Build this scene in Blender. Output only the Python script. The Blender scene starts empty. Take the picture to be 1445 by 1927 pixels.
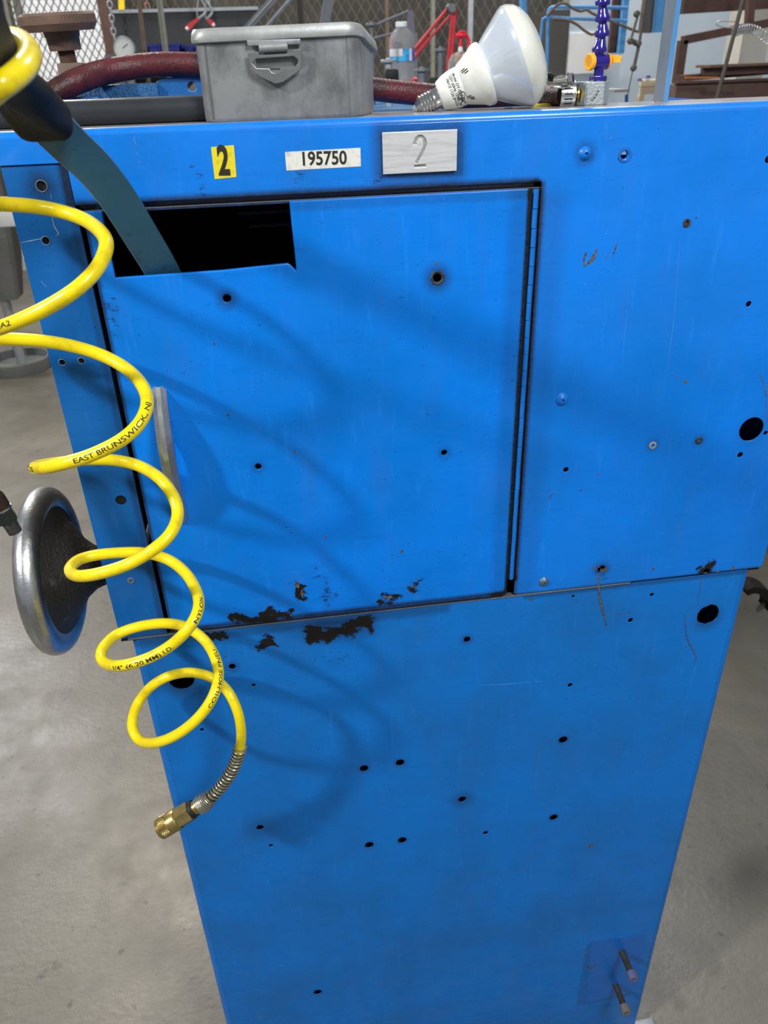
import bpy, bmesh, math, random
from mathutils import Vector, Matrix, Quaternion
random.seed(5)
PI = math.pi
scene = bpy.context.scene
COL = scene.collection

# ---------------------------------------------------------------- camera
CAM = Vector((0, -0.66, 1.5))
YAW, PITCH, ROLL, FPX = -0.129618, 0.5211666, -0.0337864, 1448.065
W_, H_ = 1445, 1927
def cam_axes():
    cy, sy, cp, sp = math.cos(YAW), math.sin(YAW), math.cos(PITCH), math.sin(PITCH)
    f = Vector((-sy*cp, cy*cp, -sp)); r = Vector((cy, sy, 0)); u = r.cross(f)
    c, s = math.cos(ROLL), math.sin(ROLL)
    return c*r + s*u, -s*r + c*u, f
RT, UP, FW = cam_axes()
cd = bpy.data.cameras.new('camera'); cam = bpy.data.objects.new('camera', cd); COL.objects.link(cam)
m = Matrix((RT, UP, -FW)).transposed().to_4x4(); m.translation = CAM
cam.matrix_world = m
cd.sensor_fit = 'VERTICAL'; cd.sensor_height = 36; cd.lens = 36*FPX/H_
cd.clip_start = 0.02; cd.clip_end = 60
cd.dof.use_dof = True; cd.dof.focus_distance = 0.72; cd.dof.aperture_fstop = 11
scene.camera = cam
# ---------------------------------------------------------------- world, lights, exposure
w = bpy.data.worlds.new('world'); scene.world = w; w.use_nodes = True
w.node_tree.nodes['Background'].inputs[0].default_value = (0.86, 0.93, 1.0, 1)
w.node_tree.nodes['Background'].inputs[1].default_value = 0.27
def area(name, loc, target, size, power, color=(1, 1, 1), size_y=None, shape='RECTANGLE'):
    l = bpy.data.lights.new(name, 'AREA'); l.shape = shape; l.size = size; l.size_y = size_y or size
    l.energy = power; l.color = color
    o = bpy.data.objects.new(name, l); COL.objects.link(o); o.location = loc
    o.rotation_euler = (Vector(target)-Vector(loc)).to_track_quat('-Z', 'Y').to_euler()
    return o
area('bay_or_fill_lamp', (-2.12, -1.20, 2.95), (0.1, 0.0, 1.1), 0.20, 66, (1.0, 0.98, 0.95), shape='DISK')
area('bay_or_fill_lamp', (0.70, -1.35, 2.55), (0.40, 0.0, 1.25), 0.6, 30, (0.95, 0.98, 1.0), shape='DISK')  # fill lamp, added so brightness fades down the front panel
area('bay_or_fill_lamp', (-1.19, 3.34, 3.9), (-1.0, 2.4, 0), 0.35, 85, (1.0, 0.9, 0.75), shape='DISK')
area('bay_or_fill_lamp', (-3.1, 5.2, 3.9), (-1.4, 2.2, 0), 0.9, 120, (.97, .98, 1.0), shape='DISK')  # lamp added to brighten the floor at the left
area('bay_or_fill_lamp', (1.5, 2.6, 3.9), (1.2, 3.2, 1.0), 0.8, 100, (1, .98, .95), shape='DISK')
vs = scene.view_settings; vs.view_transform = 'Standard'; vs.look = 'None'; vs.exposure = 0.0; vs.gamma = 1; vs.use_curve_mapping = False

# ---------------------------------------------------------------- coordinate helpers
def ray(px, py):
    return (px-W_/2)/FPX*RT - (py-H_/2)/FPX*UP + FW
def P(px, py, Y=0.0):
    d = ray(px, py); return CAM + d*((Y-CAM.y)/d.y)
def PZ(px, py, z):
    d = ray(px, py); return CAM + d*((z-CAM.z)/d.z)
def pxm(px, py, Y=0.0):            # metres per pixel across, at that depth
    return (P(px+1, py, Y)-P(px, py, Y)).length
def proj(p):
    v = p-CAM; d = v.dot(FW); return (W_/2+FPX*v.dot(RT)/d, H_/2-FPX*v.dot(UP)/d)
# ---------------------------------------------------------------- object helpers
WL = {}
def empty(name, loc, label, cat, group=None):
    o = bpy.data.objects.new(name, None); COL.objects.link(o); o.location = loc; o.empty_display_size = .02
    WL[o] = Vector(loc); tag(o, label, cat, group); return o
def tag(o, label=None, cat=None, group=None, kind=None):
    if label: o['label'] = label
    if cat: o['category'] = cat
    if group: o['group'] = group
    if kind: o['kind'] = kind
    return o
def obj(name, bm, mat, parent=None, label=None, smooth=True, angle=40, kind=None):
    me = bpy.data.meshes.new(name)
    xs = [v.co for v in bm.verts]
    c = Vector([(min(v[i] for v in xs)+max(v[i] for v in xs))/2 for i in range(3)])
    for v in bm.verts: v.co -= c
    bm.normal_update(); bm.to_mesh(me); bm.free()
    if smooth:
        for p in me.polygons: p.use_smooth = True
        me.set_sharp_from_angle(angle=math.radians(angle))
    o = bpy.data.objects.new(name, me); COL.objects.link(o); me.materials.append(mat)
    WL[o] = c
    if parent is None: o.location = c
    else: o.parent = parent; o.location = c-WL[parent]
    if label: o['label'] = label
    if kind: o['kind'] = kind
    return o
def B(): return bmesh.new()
def fix(bm): bmesh.ops.recalc_face_normals(bm, faces=bm.faces); return bm
def add_box(bm, a, b, bev=0, mtx=None, seg=2):
    a, b = Vector(a), Vector(b); g = bmesh.ops.create_cube(bm, size=1)
    for v in g['verts']:
        v.co = Vector([(a[i]+b[i])/2+v.co[i]*abs(b[i]-a[i]) for i in range(3)])
    vs_ = g['verts']
    if bev:
        es = list({e for v in vs_ for e in v.link_edges})
        r = bmesh.ops.bevel(bm, geom=es, offset=bev, segments=seg, affect='EDGES', profile=.5)
        vs_ = list({v for f in r['faces'] for v in f.verts} | {v for v in vs_ if v.is_valid})
    if mtx is not None:
        for v in vs_: v.co = mtx @ v.co
    return bm
def frame(axis, hint=None):
    a = Vector(axis).normalized(); h = Vector(hint) if hint else (Vector((0, 0, 1)) if abs(a.z) < .9 else Vector((1, 0, 0)))
    x = (h-a*h.dot(a)).normalized(); return x, a.cross(x), a
def add_lathe(bm, prof, o, axis, n=32, hint=None, rmod=None):
    o = Vector(o); x, y, a = frame(axis, hint); rings = []
    for (h, r) in prof:
        if r < 1e-7: rings.append([bm.verts.new(o+a*h)])
        else: rings.append([bm.verts.new(o+a*h+(x*math.cos(2*PI*k/n)+y*math.sin(2*PI*k/n))*(r if not rmod else rmod(r, h, k))) for k in range(n)])
    for A, C in zip(rings, rings[1:]):
        for k in range(n):
            k2 = (k+1) % n
            if len(A) == 1 and len(C) == 1: continue
            if len(A) == 1: bm.faces.new((A[0], C[k], C[k2]))
            elif len(C) == 1: bm.faces.new((A[k], C[0], A[k2]))
            else: bm.faces.new((A[k], C[k], C[k2], A[k2]))
    return bm
def lathe(prof, o, axis, n=32, hint=None, rmod=None): return fix(add_lathe(B(), prof, o, axis, n, hint, rmod))
def cylp(r, L, c=0.0):             # profile of a capped cylinder with chamfer c
    return [(0, 0), (0, r-c), (c, r), (L-c, r), (L, r-c), (L, 0)] if c else [(0, 0), (0, r), (L, r), (L, 0)]
def add_cyl(bm, a, b, r, n=16, c=0): a, b = Vector(a), Vector(b); return add_lathe(bm, cylp(r, (b-a).length, c), a, b-a, n)
def smooth_path(pts, step=6):
    out = []
    n = len(pts)
    for i in range(n-1):
        p0, p1, p2, p3 = pts[max(i-1, 0)], pts[i], pts[i+1], pts[min(i+2, n-1)]
        for k in range(step):
            t = k/step
            out.append(.5*((2*p1)+(p2-p0)*t+(2*p0-5*p1+4*p2-p3)*t*t+(3*p1-p0-3*p2+p3)*t**3))
    out.append(pts[-1]); return out
def frames(path, up=None):
    T = [(path[min(i+1, len(path)-1)]-path[max(i-1, 0)]).normalized() for i in range(len(path))]
    x, y, _ = frame(T[0], up); X = [x]
    for i in range(1, len(path)):
        x = X[-1]-T[i]*X[-1].dot(T[i]); X.append(x.normalized())
    return T, X
def add_tube(bm, path, r, n=12, cap=True):
    path = [Vector(p) for p in path]; T, X = frames(path); rings = []
    for i, p in enumerate(path):
        rr = r(i/(len(path)-1)) if callable(r) else r
        y = T[i].cross(X[i]); rings.append([bm.verts.new(p+(X[i]*math.cos(2*PI*k/n)+y*math.sin(2*PI*k/n))*rr) for k in range(n)])
    for A, C in zip(rings, rings[1:]):
        for k in range(n): bm.faces.new((A[k], A[(k+1) % n], C[(k+1) % n], C[k]))
    if cap: bm.faces.new(rings[0][::-1]); bm.faces.new(rings[-1])
    return bm
def add_sweep(bm, path, prof, side):  # prof: list of (a,b) along side vector / normal
    path = [Vector(p) for p in path]; rings = []
    for i, p in enumerate(path):
        t = (path[min(i+1, len(path)-1)]-path[max(i-1, 0)]).normalized()
        nrm = Vector(side); s = t.cross(nrm).normalized(); nn = s.cross(t).normalized()
        pr = prof(i/(len(path)-1)) if callable(prof) else prof
        rings.append([bm.verts.new(p+s*a+nn*b) for a, b in pr])
    n = len(rings[0])
    for A, C in zip(rings, rings[1:]):
        for k in range(n): bm.faces.new((A[k], A[(k+1) % n], C[(k+1) % n], C[k]))
    bm.faces.new(rings[0][::-1]); bm.faces.new(rings[-1]); return fix(bm)
def rrect(w_, h_, r, seg=5):
    out = []
    for cx, cy, a0 in ((w_/2-r, h_/2-r, 0), (-w_/2+r, h_/2-r, PI/2), (-w_/2+r, -h_/2+r, PI), (w_/2-r, -h_/2+r, 3*PI/2)):
        for k in range(seg+1): out.append((cx+r*math.cos(a0+PI/2*k/seg), cy+r*math.sin(a0+PI/2*k/seg)))
    return out
def add_prism(bm, poly, d):        # poly: world points, d: extrusion vector
    A = [bm.verts.new(p) for p in poly]; C = [bm.verts.new(Vector(p)+Vector(d)) for p in poly]
    bm.faces.new(A); bm.faces.new(C[::-1])
    for k in range(len(A)): k2 = (k+1) % len(A); bm.faces.new((A[k], C[k], C[k2], A[k2]))
    return bm
def add_bar(bm, a, b, w_, t_, side=(0, -1, 0)):
    return add_sweep(bm, [a, b], [(w_/2, t_/2), (-w_/2, t_/2), (-w_/2, -t_/2), (w_/2, -t_/2)], side)
def add_mesh(bm, me, mtx=None):
    n0 = len(bm.verts); bm.from_mesh(me)
    bm.verts.ensure_lookup_table()
    if mtx is not None:
        for v in list(bm.verts)[n0:]: v.co = mtx @ v.co
def curve_mesh(cu):
    o = bpy.data.objects.new('tmp', cu); COL.objects.link(o); bpy.context.view_layer.update()
    me = bpy.data.meshes.new_from_object(o, depsgraph=bpy.context.evaluated_depsgraph_get())
    bpy.data.objects.remove(o); return me
def circle(x, z, rx, rz=None, n=20, wob=0):
    rz = rz or rx
    return [(x+rx*math.cos(2*PI*k/n)*(1+wob*random.uniform(-1, 1)), z+rz*math.sin(2*PI*k/n)*(1+wob*random.uniform(-1, 1))) for k in range(n)]
def sheet_mesh(outline, holes, t=.0015, bev=.0004):
    cu = bpy.data.curves.new('s', 'CURVE'); cu.dimensions = '2D'; cu.fill_mode = 'BOTH'
    cu.extrude = t/2-bev; cu.bevel_depth = bev; cu.bevel_resolution = 1; cu.offset = -bev
    for poly in [outline]+holes:
        s = cu.splines.new('POLY'); s.points.add(len(poly)-1); s.use_cyclic_u = True
        for p, q in zip(s.points, poly): p.co = (q[0], q[1], 0, 1)
    return curve_mesh(cu)
XZ = Matrix(((1, 0, 0, 0), (0, 0, -1, 0), (0, 1, 0, 0), (0, 0, 0, 1)))   # x,y,z -> x,-z,y (front faces -Y)
def add_sheet(bm, outline, holes, yfront, t=.0015, bev=.0004):
    add_mesh(bm, sheet_mesh(outline, holes, t, bev), Matrix.Translation((0, yfront+t/2, 0)) @ XZ); return bm
def text_mesh(s, size=1, off=0, ext=0.0, align='CENTER', sx=1, spacing=1):
    cu = bpy.data.curves.new('t', 'FONT'); cu.body = s; cu.size = size; cu.offset = off; cu.extrude = ext
    cu.align_x = align; cu.align_y = 'CENTER'; cu.resolution_u = 3; cu.space_character = spacing
    me = curve_mesh(cu)
    for v in me.vertices: v.co.x *= sx
    return me

def fine_mesh(bm, mx):
    bmesh.ops.triangulate(bm, faces=bm.faces[:])
    for _ in range(5):
        es = [e for e in bm.edges if e.calc_length() > mx]
        if not es: break
        bmesh.ops.subdivide_edges(bm, edges=es, cuts=1); bmesh.ops.triangulate(bm, faces=[f for f in bm.faces if len(f.verts) > 3])
# ---------------------------------------------------------------- materials
def nd(nt, t, **k):
    n = nt.nodes.new(t)
    for a, b in k.items(): setattr(n, a, b)
    return n
def mat(name, col, rough=.5, metal=0, var=.12, scale=40, bump=0, bscale=200, col2=None, thr=(.45, .6), spec=.5, emit=None, trans=0, ior=1.45, alpha=1, stretch=(1, 1, 1), coat=0):
    m = bpy.data.materials.new(name); m.use_nodes = True; nt = m.node_tree; b = nt.nodes['Principled BSDF']
    b.inputs['Roughness'].default_value = rough; b.inputs['Metallic'].default_value = metal
    b.inputs['Specular IOR Level'].default_value = spec; b.inputs['IOR'].default_value = ior
    b.inputs['Transmission Weight'].default_value = trans; b.inputs['Alpha'].default_value = alpha
    b.inputs['Coat Weight'].default_value = coat
    g = nd(nt, 'ShaderNodeNewGeometry'); mp = nd(nt, 'ShaderNodeMapping'); mp.inputs['Scale'].default_value = stretch
    nt.links.new(g.outputs['Position'], mp.inputs['Vector'])
    nz = nd(nt, 'ShaderNodeTexNoise'); nz.inputs['Scale'].default_value = scale; nz.inputs['Detail'].default_value = 6; nz.inputs['Roughness'].default_value = .65
    nt.links.new(mp.outputs[0], nz.inputs['Vector'])
    r = nd(nt, 'ShaderNodeValToRGB'); r.color_ramp.elements[0].position = thr[0] if col2 else .25; r.color_ramp.elements[1].position = thr[1] if col2 else .75
    c2 = col2 or tuple(min(1, c*(1+var)) for c in col); c1 = col if col2 else tuple(c*(1-var) for c in col)
    r.color_ramp.elements[0].color = (*c1, 1); r.color_ramp.elements[1].color = (*c2, 1)
    nt.links.new(nz.outputs['Fac'], r.inputs[0]); nt.links.new(r.outputs[0], b.inputs['Base Color'])
    if bump:
        n2 = nd(nt, 'ShaderNodeTexNoise'); n2.inputs['Scale'].default_value = bscale; n2.inputs['Detail'].default_value = 4
        nt.links.new(mp.outputs[0], n2.inputs['Vector'])
        bp = nd(nt, 'ShaderNodeBump'); bp.inputs['Strength'].default_value = min(1, bump); bp.inputs['Distance'].default_value = .002
        nt.links.new(n2.outputs['Fac'], bp.inputs['Height']); nt.links.new(bp.outputs[0], b.inputs['Normal'])
    if emit:
        b.inputs['Emission Color'].default_value = (*emit[0], 1); b.inputs['Emission Strength'].default_value = emit[1]
    return m

def masks(nt, pos, boxes):
    """sum of soft box masks in the XZ plane: (x0,x1,z0,z1,soft,strength)"""
    tot = None
    for (x0, x1, z0, z1, soft, st) in boxes:
        a = nd(nt, 'ShaderNodeVectorMath', operation='SUBTRACT'); nt.links.new(pos, a.inputs[0]); a.inputs[1].default_value = ((x0+x1)/2, 0, (z0+z1)/2)
        ab = nd(nt, 'ShaderNodeVectorMath', operation='ABSOLUTE'); nt.links.new(a.outputs[0], ab.inputs[0])
        s = nd(nt, 'ShaderNodeVectorMath', operation='SUBTRACT'); nt.links.new(ab.outputs[0], s.inputs[0]); s.inputs[1].default_value = (abs(x1-x0)/2, 9, abs(z1-z0)/2)
        mx = nd(nt, 'ShaderNodeVectorMath', operation='MAXIMUM'); nt.links.new(s.outputs[0], mx.inputs[0]); mx.inputs[1].default_value = (0, 0, 0)
        ln = nd(nt, 'ShaderNodeVectorMath', operation='LENGTH'); nt.links.new(mx.outputs[0], ln.inputs[0])
        mr = nd(nt, 'ShaderNodeMapRange', interpolation_type='SMOOTHSTEP'); nt.links.new(ln.outputs['Value'], mr.inputs['Value'])
        mr.inputs['From Min'].default_value = 0; mr.inputs['From Max'].default_value = soft; mr.inputs['To Min'].default_value = st; mr.inputs['To Max'].default_value = 0
        if tot is None: tot = mr.outputs[0]
        else:
            ad = nd(nt, 'ShaderNodeMath', operation='ADD'); nt.links.new(tot, ad.inputs[0]); nt.links.new(mr.outputs[0], ad.inputs[1]); tot = ad.outputs[0]
    return tot
def paint(name, col, ragged, sooty, rough=.38, dark=(.010, .009, .008), speck=1.0, dust=False, glaze=(.0, .12, .36), tint=.35, coat=0):
    m = bpy.data.materials.new(name); m.use_nodes = True; nt = m.node_tree; b = nt.nodes['Principled BSDF']
    L = nt.links.new
    g = nd(nt, 'ShaderNodeNewGeometry'); pos = g.outputs['Position']
    def noise(scale, det=5, st=(1, 1, 1), ro=.6):
        mp = nd(nt, 'ShaderNodeMapping'); mp.inputs['Scale'].default_value = st; L(pos, mp.inputs['Vector'])
        n = nd(nt, 'ShaderNodeTexNoise'); n.inputs['Scale'].default_value = scale; n.inputs['Detail'].default_value = det; n.inputs['Roughness'].default_value = ro
        L(mp.outputs[0], n.inputs['Vector']); return n.outputs['Fac']
    def math_(op, a, bb, clamp=False):
        n = nd(nt, 'ShaderNodeMath', operation=op, use_clamp=clamp)
        for i, v in enumerate((a, bb)):
            if isinstance(v, (int, float)): n.inputs[i].default_value = v
            else: L(v, n.inputs[i])
        return n.outputs[0]
    def mr(v, a, bb, c=0, d=1):
        n = nd(nt, 'ShaderNodeMapRange', interpolation_type='SMOOTHSTEP'); L(v, n.inputs['Value'])
        for k, x in zip(('From Min', 'From Max', 'To Min', 'To Max'), (a, bb, c, d)): n.inputs[k].default_value = x
        return n.outputs[0]
    def mix(f, a, bb):
        n = nd(nt, 'ShaderNodeMix', data_type='RGBA')
        if isinstance(f, (int, float)): n.inputs[0].default_value = f
        else: L(f, n.inputs[0])
        for i, v in ((6, a), (7, bb)):
            if isinstance(v, tuple): n.inputs[i].default_value = (*v, 1)
            else: L(v, n.inputs[i])
        return n.outputs[2]
    big = noise(7, 3); streak = noise(30, 5, (1, 1, .25)); fine = noise(420, 4, (.5, 1, 1)); rag = noise(190, 7, (.6, 1, 1.3), .75)
    c = mix(mr(big, .35, .7, 0, tint), col, glaze)
    c = mix(mr(streak, .5, .75, 0, .4), c, tuple(x*.72+.02 for x in col)); c = mix(mr(noise(170, 6, (.12, 1, 1), .7), .52, .72, 0, .35), c, tuple(x*.7 for x in col)); c = mix(mr(noise(60, 6, (1.6, 1, .25), .7), .56, .72, 0, .22), c, tuple(min(1, x*1.3+.03) for x in col))
    sp = mr(fine, .65, .72, 0, .8*speck)
    gate = mr(noise(12, 4), .40, .62, .12, 1)
    sp = math_('MULTIPLY', sp, gate)
    c = mix(sp, c, dark)
    fleck = mr(noise(260, 2), .80, .84, 0, .5)
    c = mix(fleck, c, (.30, .42, .58))
    wn = nd(nt, 'ShaderNodeTexNoise'); wn.inputs['Scale'].default_value = 55; wn.inputs['Detail'].default_value = 5; L(pos, wn.inputs['Vector'])
    w1 = nd(nt, 'ShaderNodeVectorMath', operation='SUBTRACT'); L(wn.outputs['Color'], w1.inputs[0]); w1.inputs[1].default_value = (.5, .5, .5)
    w2 = nd(nt, 'ShaderNodeVectorMath', operation='SCALE'); L(w1.outputs[0], w2.inputs[0]); w2.inputs['Scale'].default_value = .045
    w3 = nd(nt, 'ShaderNodeVectorMath', operation='ADD'); L(pos, w3.inputs[0]); L(w2.outputs[0], w3.inputs[1])
    rm = masks(nt, w3.outputs[0], ragged) if ragged else None
    if rm is not None:
        f = math_('MULTIPLY', math_('SUBTRACT', math_('ADD', rag, rm), 1.0), 7.0, True)
        c = mix(f, c, dark); f2 = math_('MULTIPLY', mr(rm, 0, 1.2, 0, .35), mr(noise(60, 5, (.4, 1, 2)), .35, .6)); c = mix(f2, c, dark)
    sm = masks(nt, pos, sooty) if sooty else None
    if sm is not None:
        f = math_('MULTIPLY', sm, mr(rag, .2, .65, .78, 1.0), True); c = mix(f, c, dark)
    if dust:
        sx = nd(nt, 'ShaderNodeSeparateXYZ'); L(g.outputs['Normal'], sx.inputs[0])
        dm = math_('MULTIPLY', mr(sx.outputs['Z'], .93, .99), mr(noise(90, 5), .3, .5, .75, 1)); c = mix(dm, c, (.30, .28, .27))
    L(c, b.inputs['Base Color'])
    ro = mr(noise(25, 5), .3, .7, rough-.08, rough+.12); L(ro, b.inputs['Roughness']); b.inputs['Specular IOR Level'].default_value = .28
    b.inputs['Coat Weight'].default_value = coat; b.inputs['Coat Roughness'].default_value = .12
    bp = nd(nt, 'ShaderNodeBump'); bp.inputs['Strength'].default_value = .12; bp.inputs['Distance'].default_value = .001
    L(noise(45, 3), bp.inputs['Height']); L(bp.outputs[0], b.inputs['Normal'])
    return m
def ps(px, py, soft, st):
    c = P(px, py); return (c.x, c.x, c.z, c.z, soft*.0006, st)
def pb(x0, y0, x1, y1, soft, st, Y=0):   # box given on the photo's frame, turned into metres on the panel
    a, b_ = P(x0, (y0+y1)/2, Y), P(x1, (y0+y1)/2, Y); c, d = P((x0+x1)/2, y0, Y), P((x0+x1)/2, y1, Y)
    return (a.x, b_.x, d.z, c.z, soft*.0006, st)

BLUE = (.0005, .205, .80)
XG = .2205            # hinge line
ragged_u = [pb(380, 255, 560, 345, 50, .27), pb(560, 320, 700, 345, 25, .22), pb(285, 330, 360, 362, 40, .26), pb(700, 325, 900, 350, 25, .3), (.24, .53, .9955, 1.003, .03, .36), pb(1020, 900, 1060, 950, 30, .2), ps(1132, 1068, 30, .42), ps(1329, 1072, 30, .42)]
sooty_u = [pb(722, 250, 856, 320, 26, .75), (-.145, .222, 1.41, 1.4165, .006, .95), (.2215, .2265, 1.02, 1.414, .006, .8), (.2235, .24, 1.0, 1.4, .02, .22), (.21, .53, .985, .9965, .004, .7), (.2225, .2245, .999, 1.018, .008, .7), ps(1101, 289, 24, .7), ps(1132, 1071, 24, .7), ps(1329, 1075, 22, .7), ps(1228, 838, 18, .5), ps(1315, 829, 18, .5), ps(1414, 812, 42, .35)]
M_up = paint('blue_machine_enamel', BLUE, ragged_u, sooty_u, dust=True, coat=.5)
ragged_d = [pb(260, 1100, 330, 1150, 50, .3), pb(450, 1090, 600, 1145, 55, .36), pb(445, 1158, 540, 1163, 18, .50), pb(560, 1095, 566, 1115, 16, .46), pb(727, 1120, 740, 1122, 24, .42), ps(777, 1101, 26, .42), pb(620, 1060, 950, 1125, 35, .28), pb(560, 385, 590, 500, 20, .25), pb(400, 500, 480, 525, 14, .33), pb(180, 520, 212, 640, 16, .3), pb(185, 560, 330, 720, 60, .18), pb(900, 560, 990, 700, 40, .2)]
sooty_d = [(-.1445, -.140, 1.0, 1.41, .003, .8), (.2155, .218, 1.0, 1.41, .003, .8), (.205, .218, 1.0, 1.41, .012, .25), (-.14, .218, .99, 1.0035, .006, .9), ps(822, 522, 30, .9), ps(427, 560, 24, .7), ps(486, 876, 18, .5), ps(835, 850, 18, .5), (-.13, .218, 1.406, 1.4135, .004, .25)]
M_door = paint('blue_door_enamel', BLUE, ragged_d, sooty_d)
M_strip = paint('blue_side_shaded', (.004, .125, .44), [pb(40, 330, 110, 480, 40, .3), pb(150, 700, 240, 1190, 60, .22)], [(-.150, -.147, 1.0, 1.45, .004, .4), ps(78, 350, 34, .8), pb(120, 305, 150, 385, 10, .5)], glaze=(.004, .10, .36))  # darker blue: the strip's weaker light is put into its colour
ragged_l = [pb(585, 1188, 640, 1194, 26, .53), pb(660, 1172, 690, 1182, 22, .50), pb(490, 1206, 515, 1210, 20, .47), pb(405, 1192, 420, 1198, 16, .5), pb(760, 1160, 810, 1175, 36, .36), pb(400, 1190, 700, 1240, 40, .27), pb(560, 1250, 660, 1320, 40, .28), pb(250, 1205, 400, 1300, 50, .22), pb(960, 1120, 1420, 1180, 40, .2), pb(400, 1740, 470, 1900, 25, .3), pb(1080, 1890, 1200, 1927, 40, .3)]
sooty_l = [(-.184, .15, .988, .999, .010, .45), (.24, .51, .992, .999, .005, .5), ps(489, 1558, 60, .35), ps(870, 1505, 40, .5), ps(1333, 1165, 44, .6), ps(342, 1290, 48, .7), pb(1100, 1775, 1190, 1880, 14, .3), pb(590, 1180, 690, 1190, 34, .4)]+[ps(a_, b_, 20, .6) for a_, b_ in ((695, 1591), (757, 1582), (1042, 1539), (753, 1436), (685, 1447), (1060, 1393), (879, 1204), (437, 1255), (598, 1868))]
M_low = paint('blue_lower_enamel', (.003, .178, .62), ragged_l, sooty_l, rough=.42, glaze=(.010, .125, .38), tint=.6)
M_blue = mat('plain_blue_enamel', (.004, .16, .60), .4, bump=.1, var=.2)
M_castb = mat('dull_blue_enamel', (.010, .115, .34), .45, bump=.2, var=.25, scale=25)
M_tabb = mat('dusty_table_blue', (.03, .12, .27), .5, var=.3, scale=12)
M_patch = mat('fresh_blue_enamel', (.003, .13, .50), .4, var=.1)
M_dark = mat('dark_interior', (.006, .006, .006), .8)
M_chip = mat('bare_rusty_chip', (.15, .11, .075), .7, col2=(.03, .025, .02), scale=300)
M_faint = mat('faint_blue_scratch', (.05, .27, .72), .5)
M_lightscr = mat('pale_scratch', (.35, .45, .55), .6)
M_steel = mat('bright_steel', (.62, .62, .60), .28, 1, var=.15, bump=.15, bscale=400)
M_alu = mat('polished_aluminium', (.60, .61, .62), .33, 1, var=.2, scale=60, bump=.12, bscale=250)
M_cast = mat('dirty_cast_iron', (.055, .052, .048), .55, .4, col2=(.20, .19, .185), thr=(.58, .72), scale=28, bump=.9, bscale=260)
M_rustk = mat('rusty_brown_steel', (.17, .105, .075), .6, .25, var=.3, bump=.25)
M_rust = mat('brown_primer_steel', (.10, .055, .045), .6, .1, var=.35, scale=12, bump=.2)
M_tin = mat('worn_grey_metal', (.15, .155, .155), .42, .35, col2=(.32, .33, .335), thr=(.33, .56), scale=26, bump=.15, bscale=120, stretch=(1, 1, .6))
M_tind = mat('worn_grey_clasp', (.20, .21, .205), .38, .45, var=.2, scale=50)
M_zinc = mat('zinc_plated_block', (.42, .46, .47), .45, .55, var=.15, bump=.3, bscale=500, col2=None)
M_yel = mat('yellow_nylon', (.95, .74, .004), .30, col2=(.72, .52, .01), thr=(.52, .72), scale=70, bump=.06, spec=.5, coat=.2)
M_ink = mat('black_ink', (.02, .018, .01), .6)
M_brass = mat('aged_brass', (.50, .38, .14), .33, .85, var=.3, scale=70, bump=.1, col2=(.30, .21, .08), thr=(.4, .75))
M_spring = mat('plated_spring_wire', (.66, .62, .48), .25, .95, var=.1)
M_black = mat('black_rubber', (.016, .015, .013), .6, spec=.12, bump=.1, var=.3)
M_blackd = mat('matte_black', (.01, .01, .01), .6)
M_redr = mat('dark_red_rubber', (.035, .011, .012), .42, col2=(.11, .018, .022), thr=(.45, .62), scale=22, bump=.35, bscale=380)
M_grbar = mat('dark_grey_pvc', (.030, .034, .040), .32, bump=.08, var=.15)
M_leverb = mat('blue_grey_worn_enamel', (.036, .125, .195), .42, col2=(.028, .045, .05), thr=(.60, .70), scale=45, bump=.12)
M_levere = mat('pale_steel_edge', (.19, .23, .25), .4, .4)
M_bulbw = mat('white_plastic', (.78, .79, .73), .35, col2=(.62, .63, .58), thr=(.5, .72), scale=30, bump=.04)
M_glassw = mat('silvered_white_glass', (.62, .70, .80), .12, .25, col2=(.74, .80, .86), thr=(.4, .6), scale=10, coat=.6)
M_lens = mat('frosted_lens_glass', (.72, .72, .63), .12, 0, var=.05, coat=.8)
M_nickel = mat('nickel_screw_shell', (.70, .70, .68), .15, 1, var=.1)
M_ceram = mat('white_insulator', (.75, .77, .78), .3)
M_blu2 = mat('violet_blue_plastic', (.018, .010, .21), .16, coat=.5, var=.1)
M_org = mat('amber_plastic', (.95, .42, .02), .28, var=.05)
M_orgd = mat('amber_plastic_recess', (.72, .34, .03), .35, var=.05)
M_white = mat('white_plastic_cap', (.85, .86, .86), .35)
M_clear = mat('clear_plastic', (.95, .96, .97), .08, trans=.82, ior=1.08)
M_water = mat('water', (.90, .92, .93), .03, trans=.85, ior=1.1)
M_labblue = mat('bottle_wrap_blue', (.02, .25, .75), .35, col2=(.05, .50, .80), thr=(.45, .55), scale=25)
M_labpale = mat('bottle_wrap_pale', (.75, .66, .60), .4, col2=(.8, .8, .8), thr=(.45, .55), scale=60)
M_labvio = mat('bottle_wrap_violet', (.08, .09, .45), .4)
M_red = mat('red_enamel', (.62, .035, .045), .4, var=.15)
M_redp = mat('red_plastic', (.80, .01, .025), .35, var=.1)
M_peach = mat('peach_contents', (.80, .46, .26), .6, col2=(.35, .2, .1), thr=(.5, .6), scale=80)
M_greym = mat('grey_metal', (.17, .18, .19), .5, .2, var=.15)
M_greyl = mat('light_grey_metal', (.38, .40, .42), .45, .3, var=.15)
M_mesh = mat('dull_mesh_wire', (.12, .11, .095), .6, .3)
M_meshl = mat('galvanised_wire', (.13, .12, .10), .6, .3)
M_post = mat('olive_grey_post', (.20, .20, .165), .6, var=.2)
M_postb = mat('brown_post', (.14, .10, .07), .65, var=.25)
M_panel = mat('dark_partition', (.048, .045, .040), .75, col2=(.085, .080, .072), thr=(.35, .7), scale=3)
M_board = mat('charcoal_board', (.045, .046, .05), .6, var=.2)
M_bin = mat('deep_blue_plastic', (.006, .016, .22), .35, var=.2)
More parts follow.
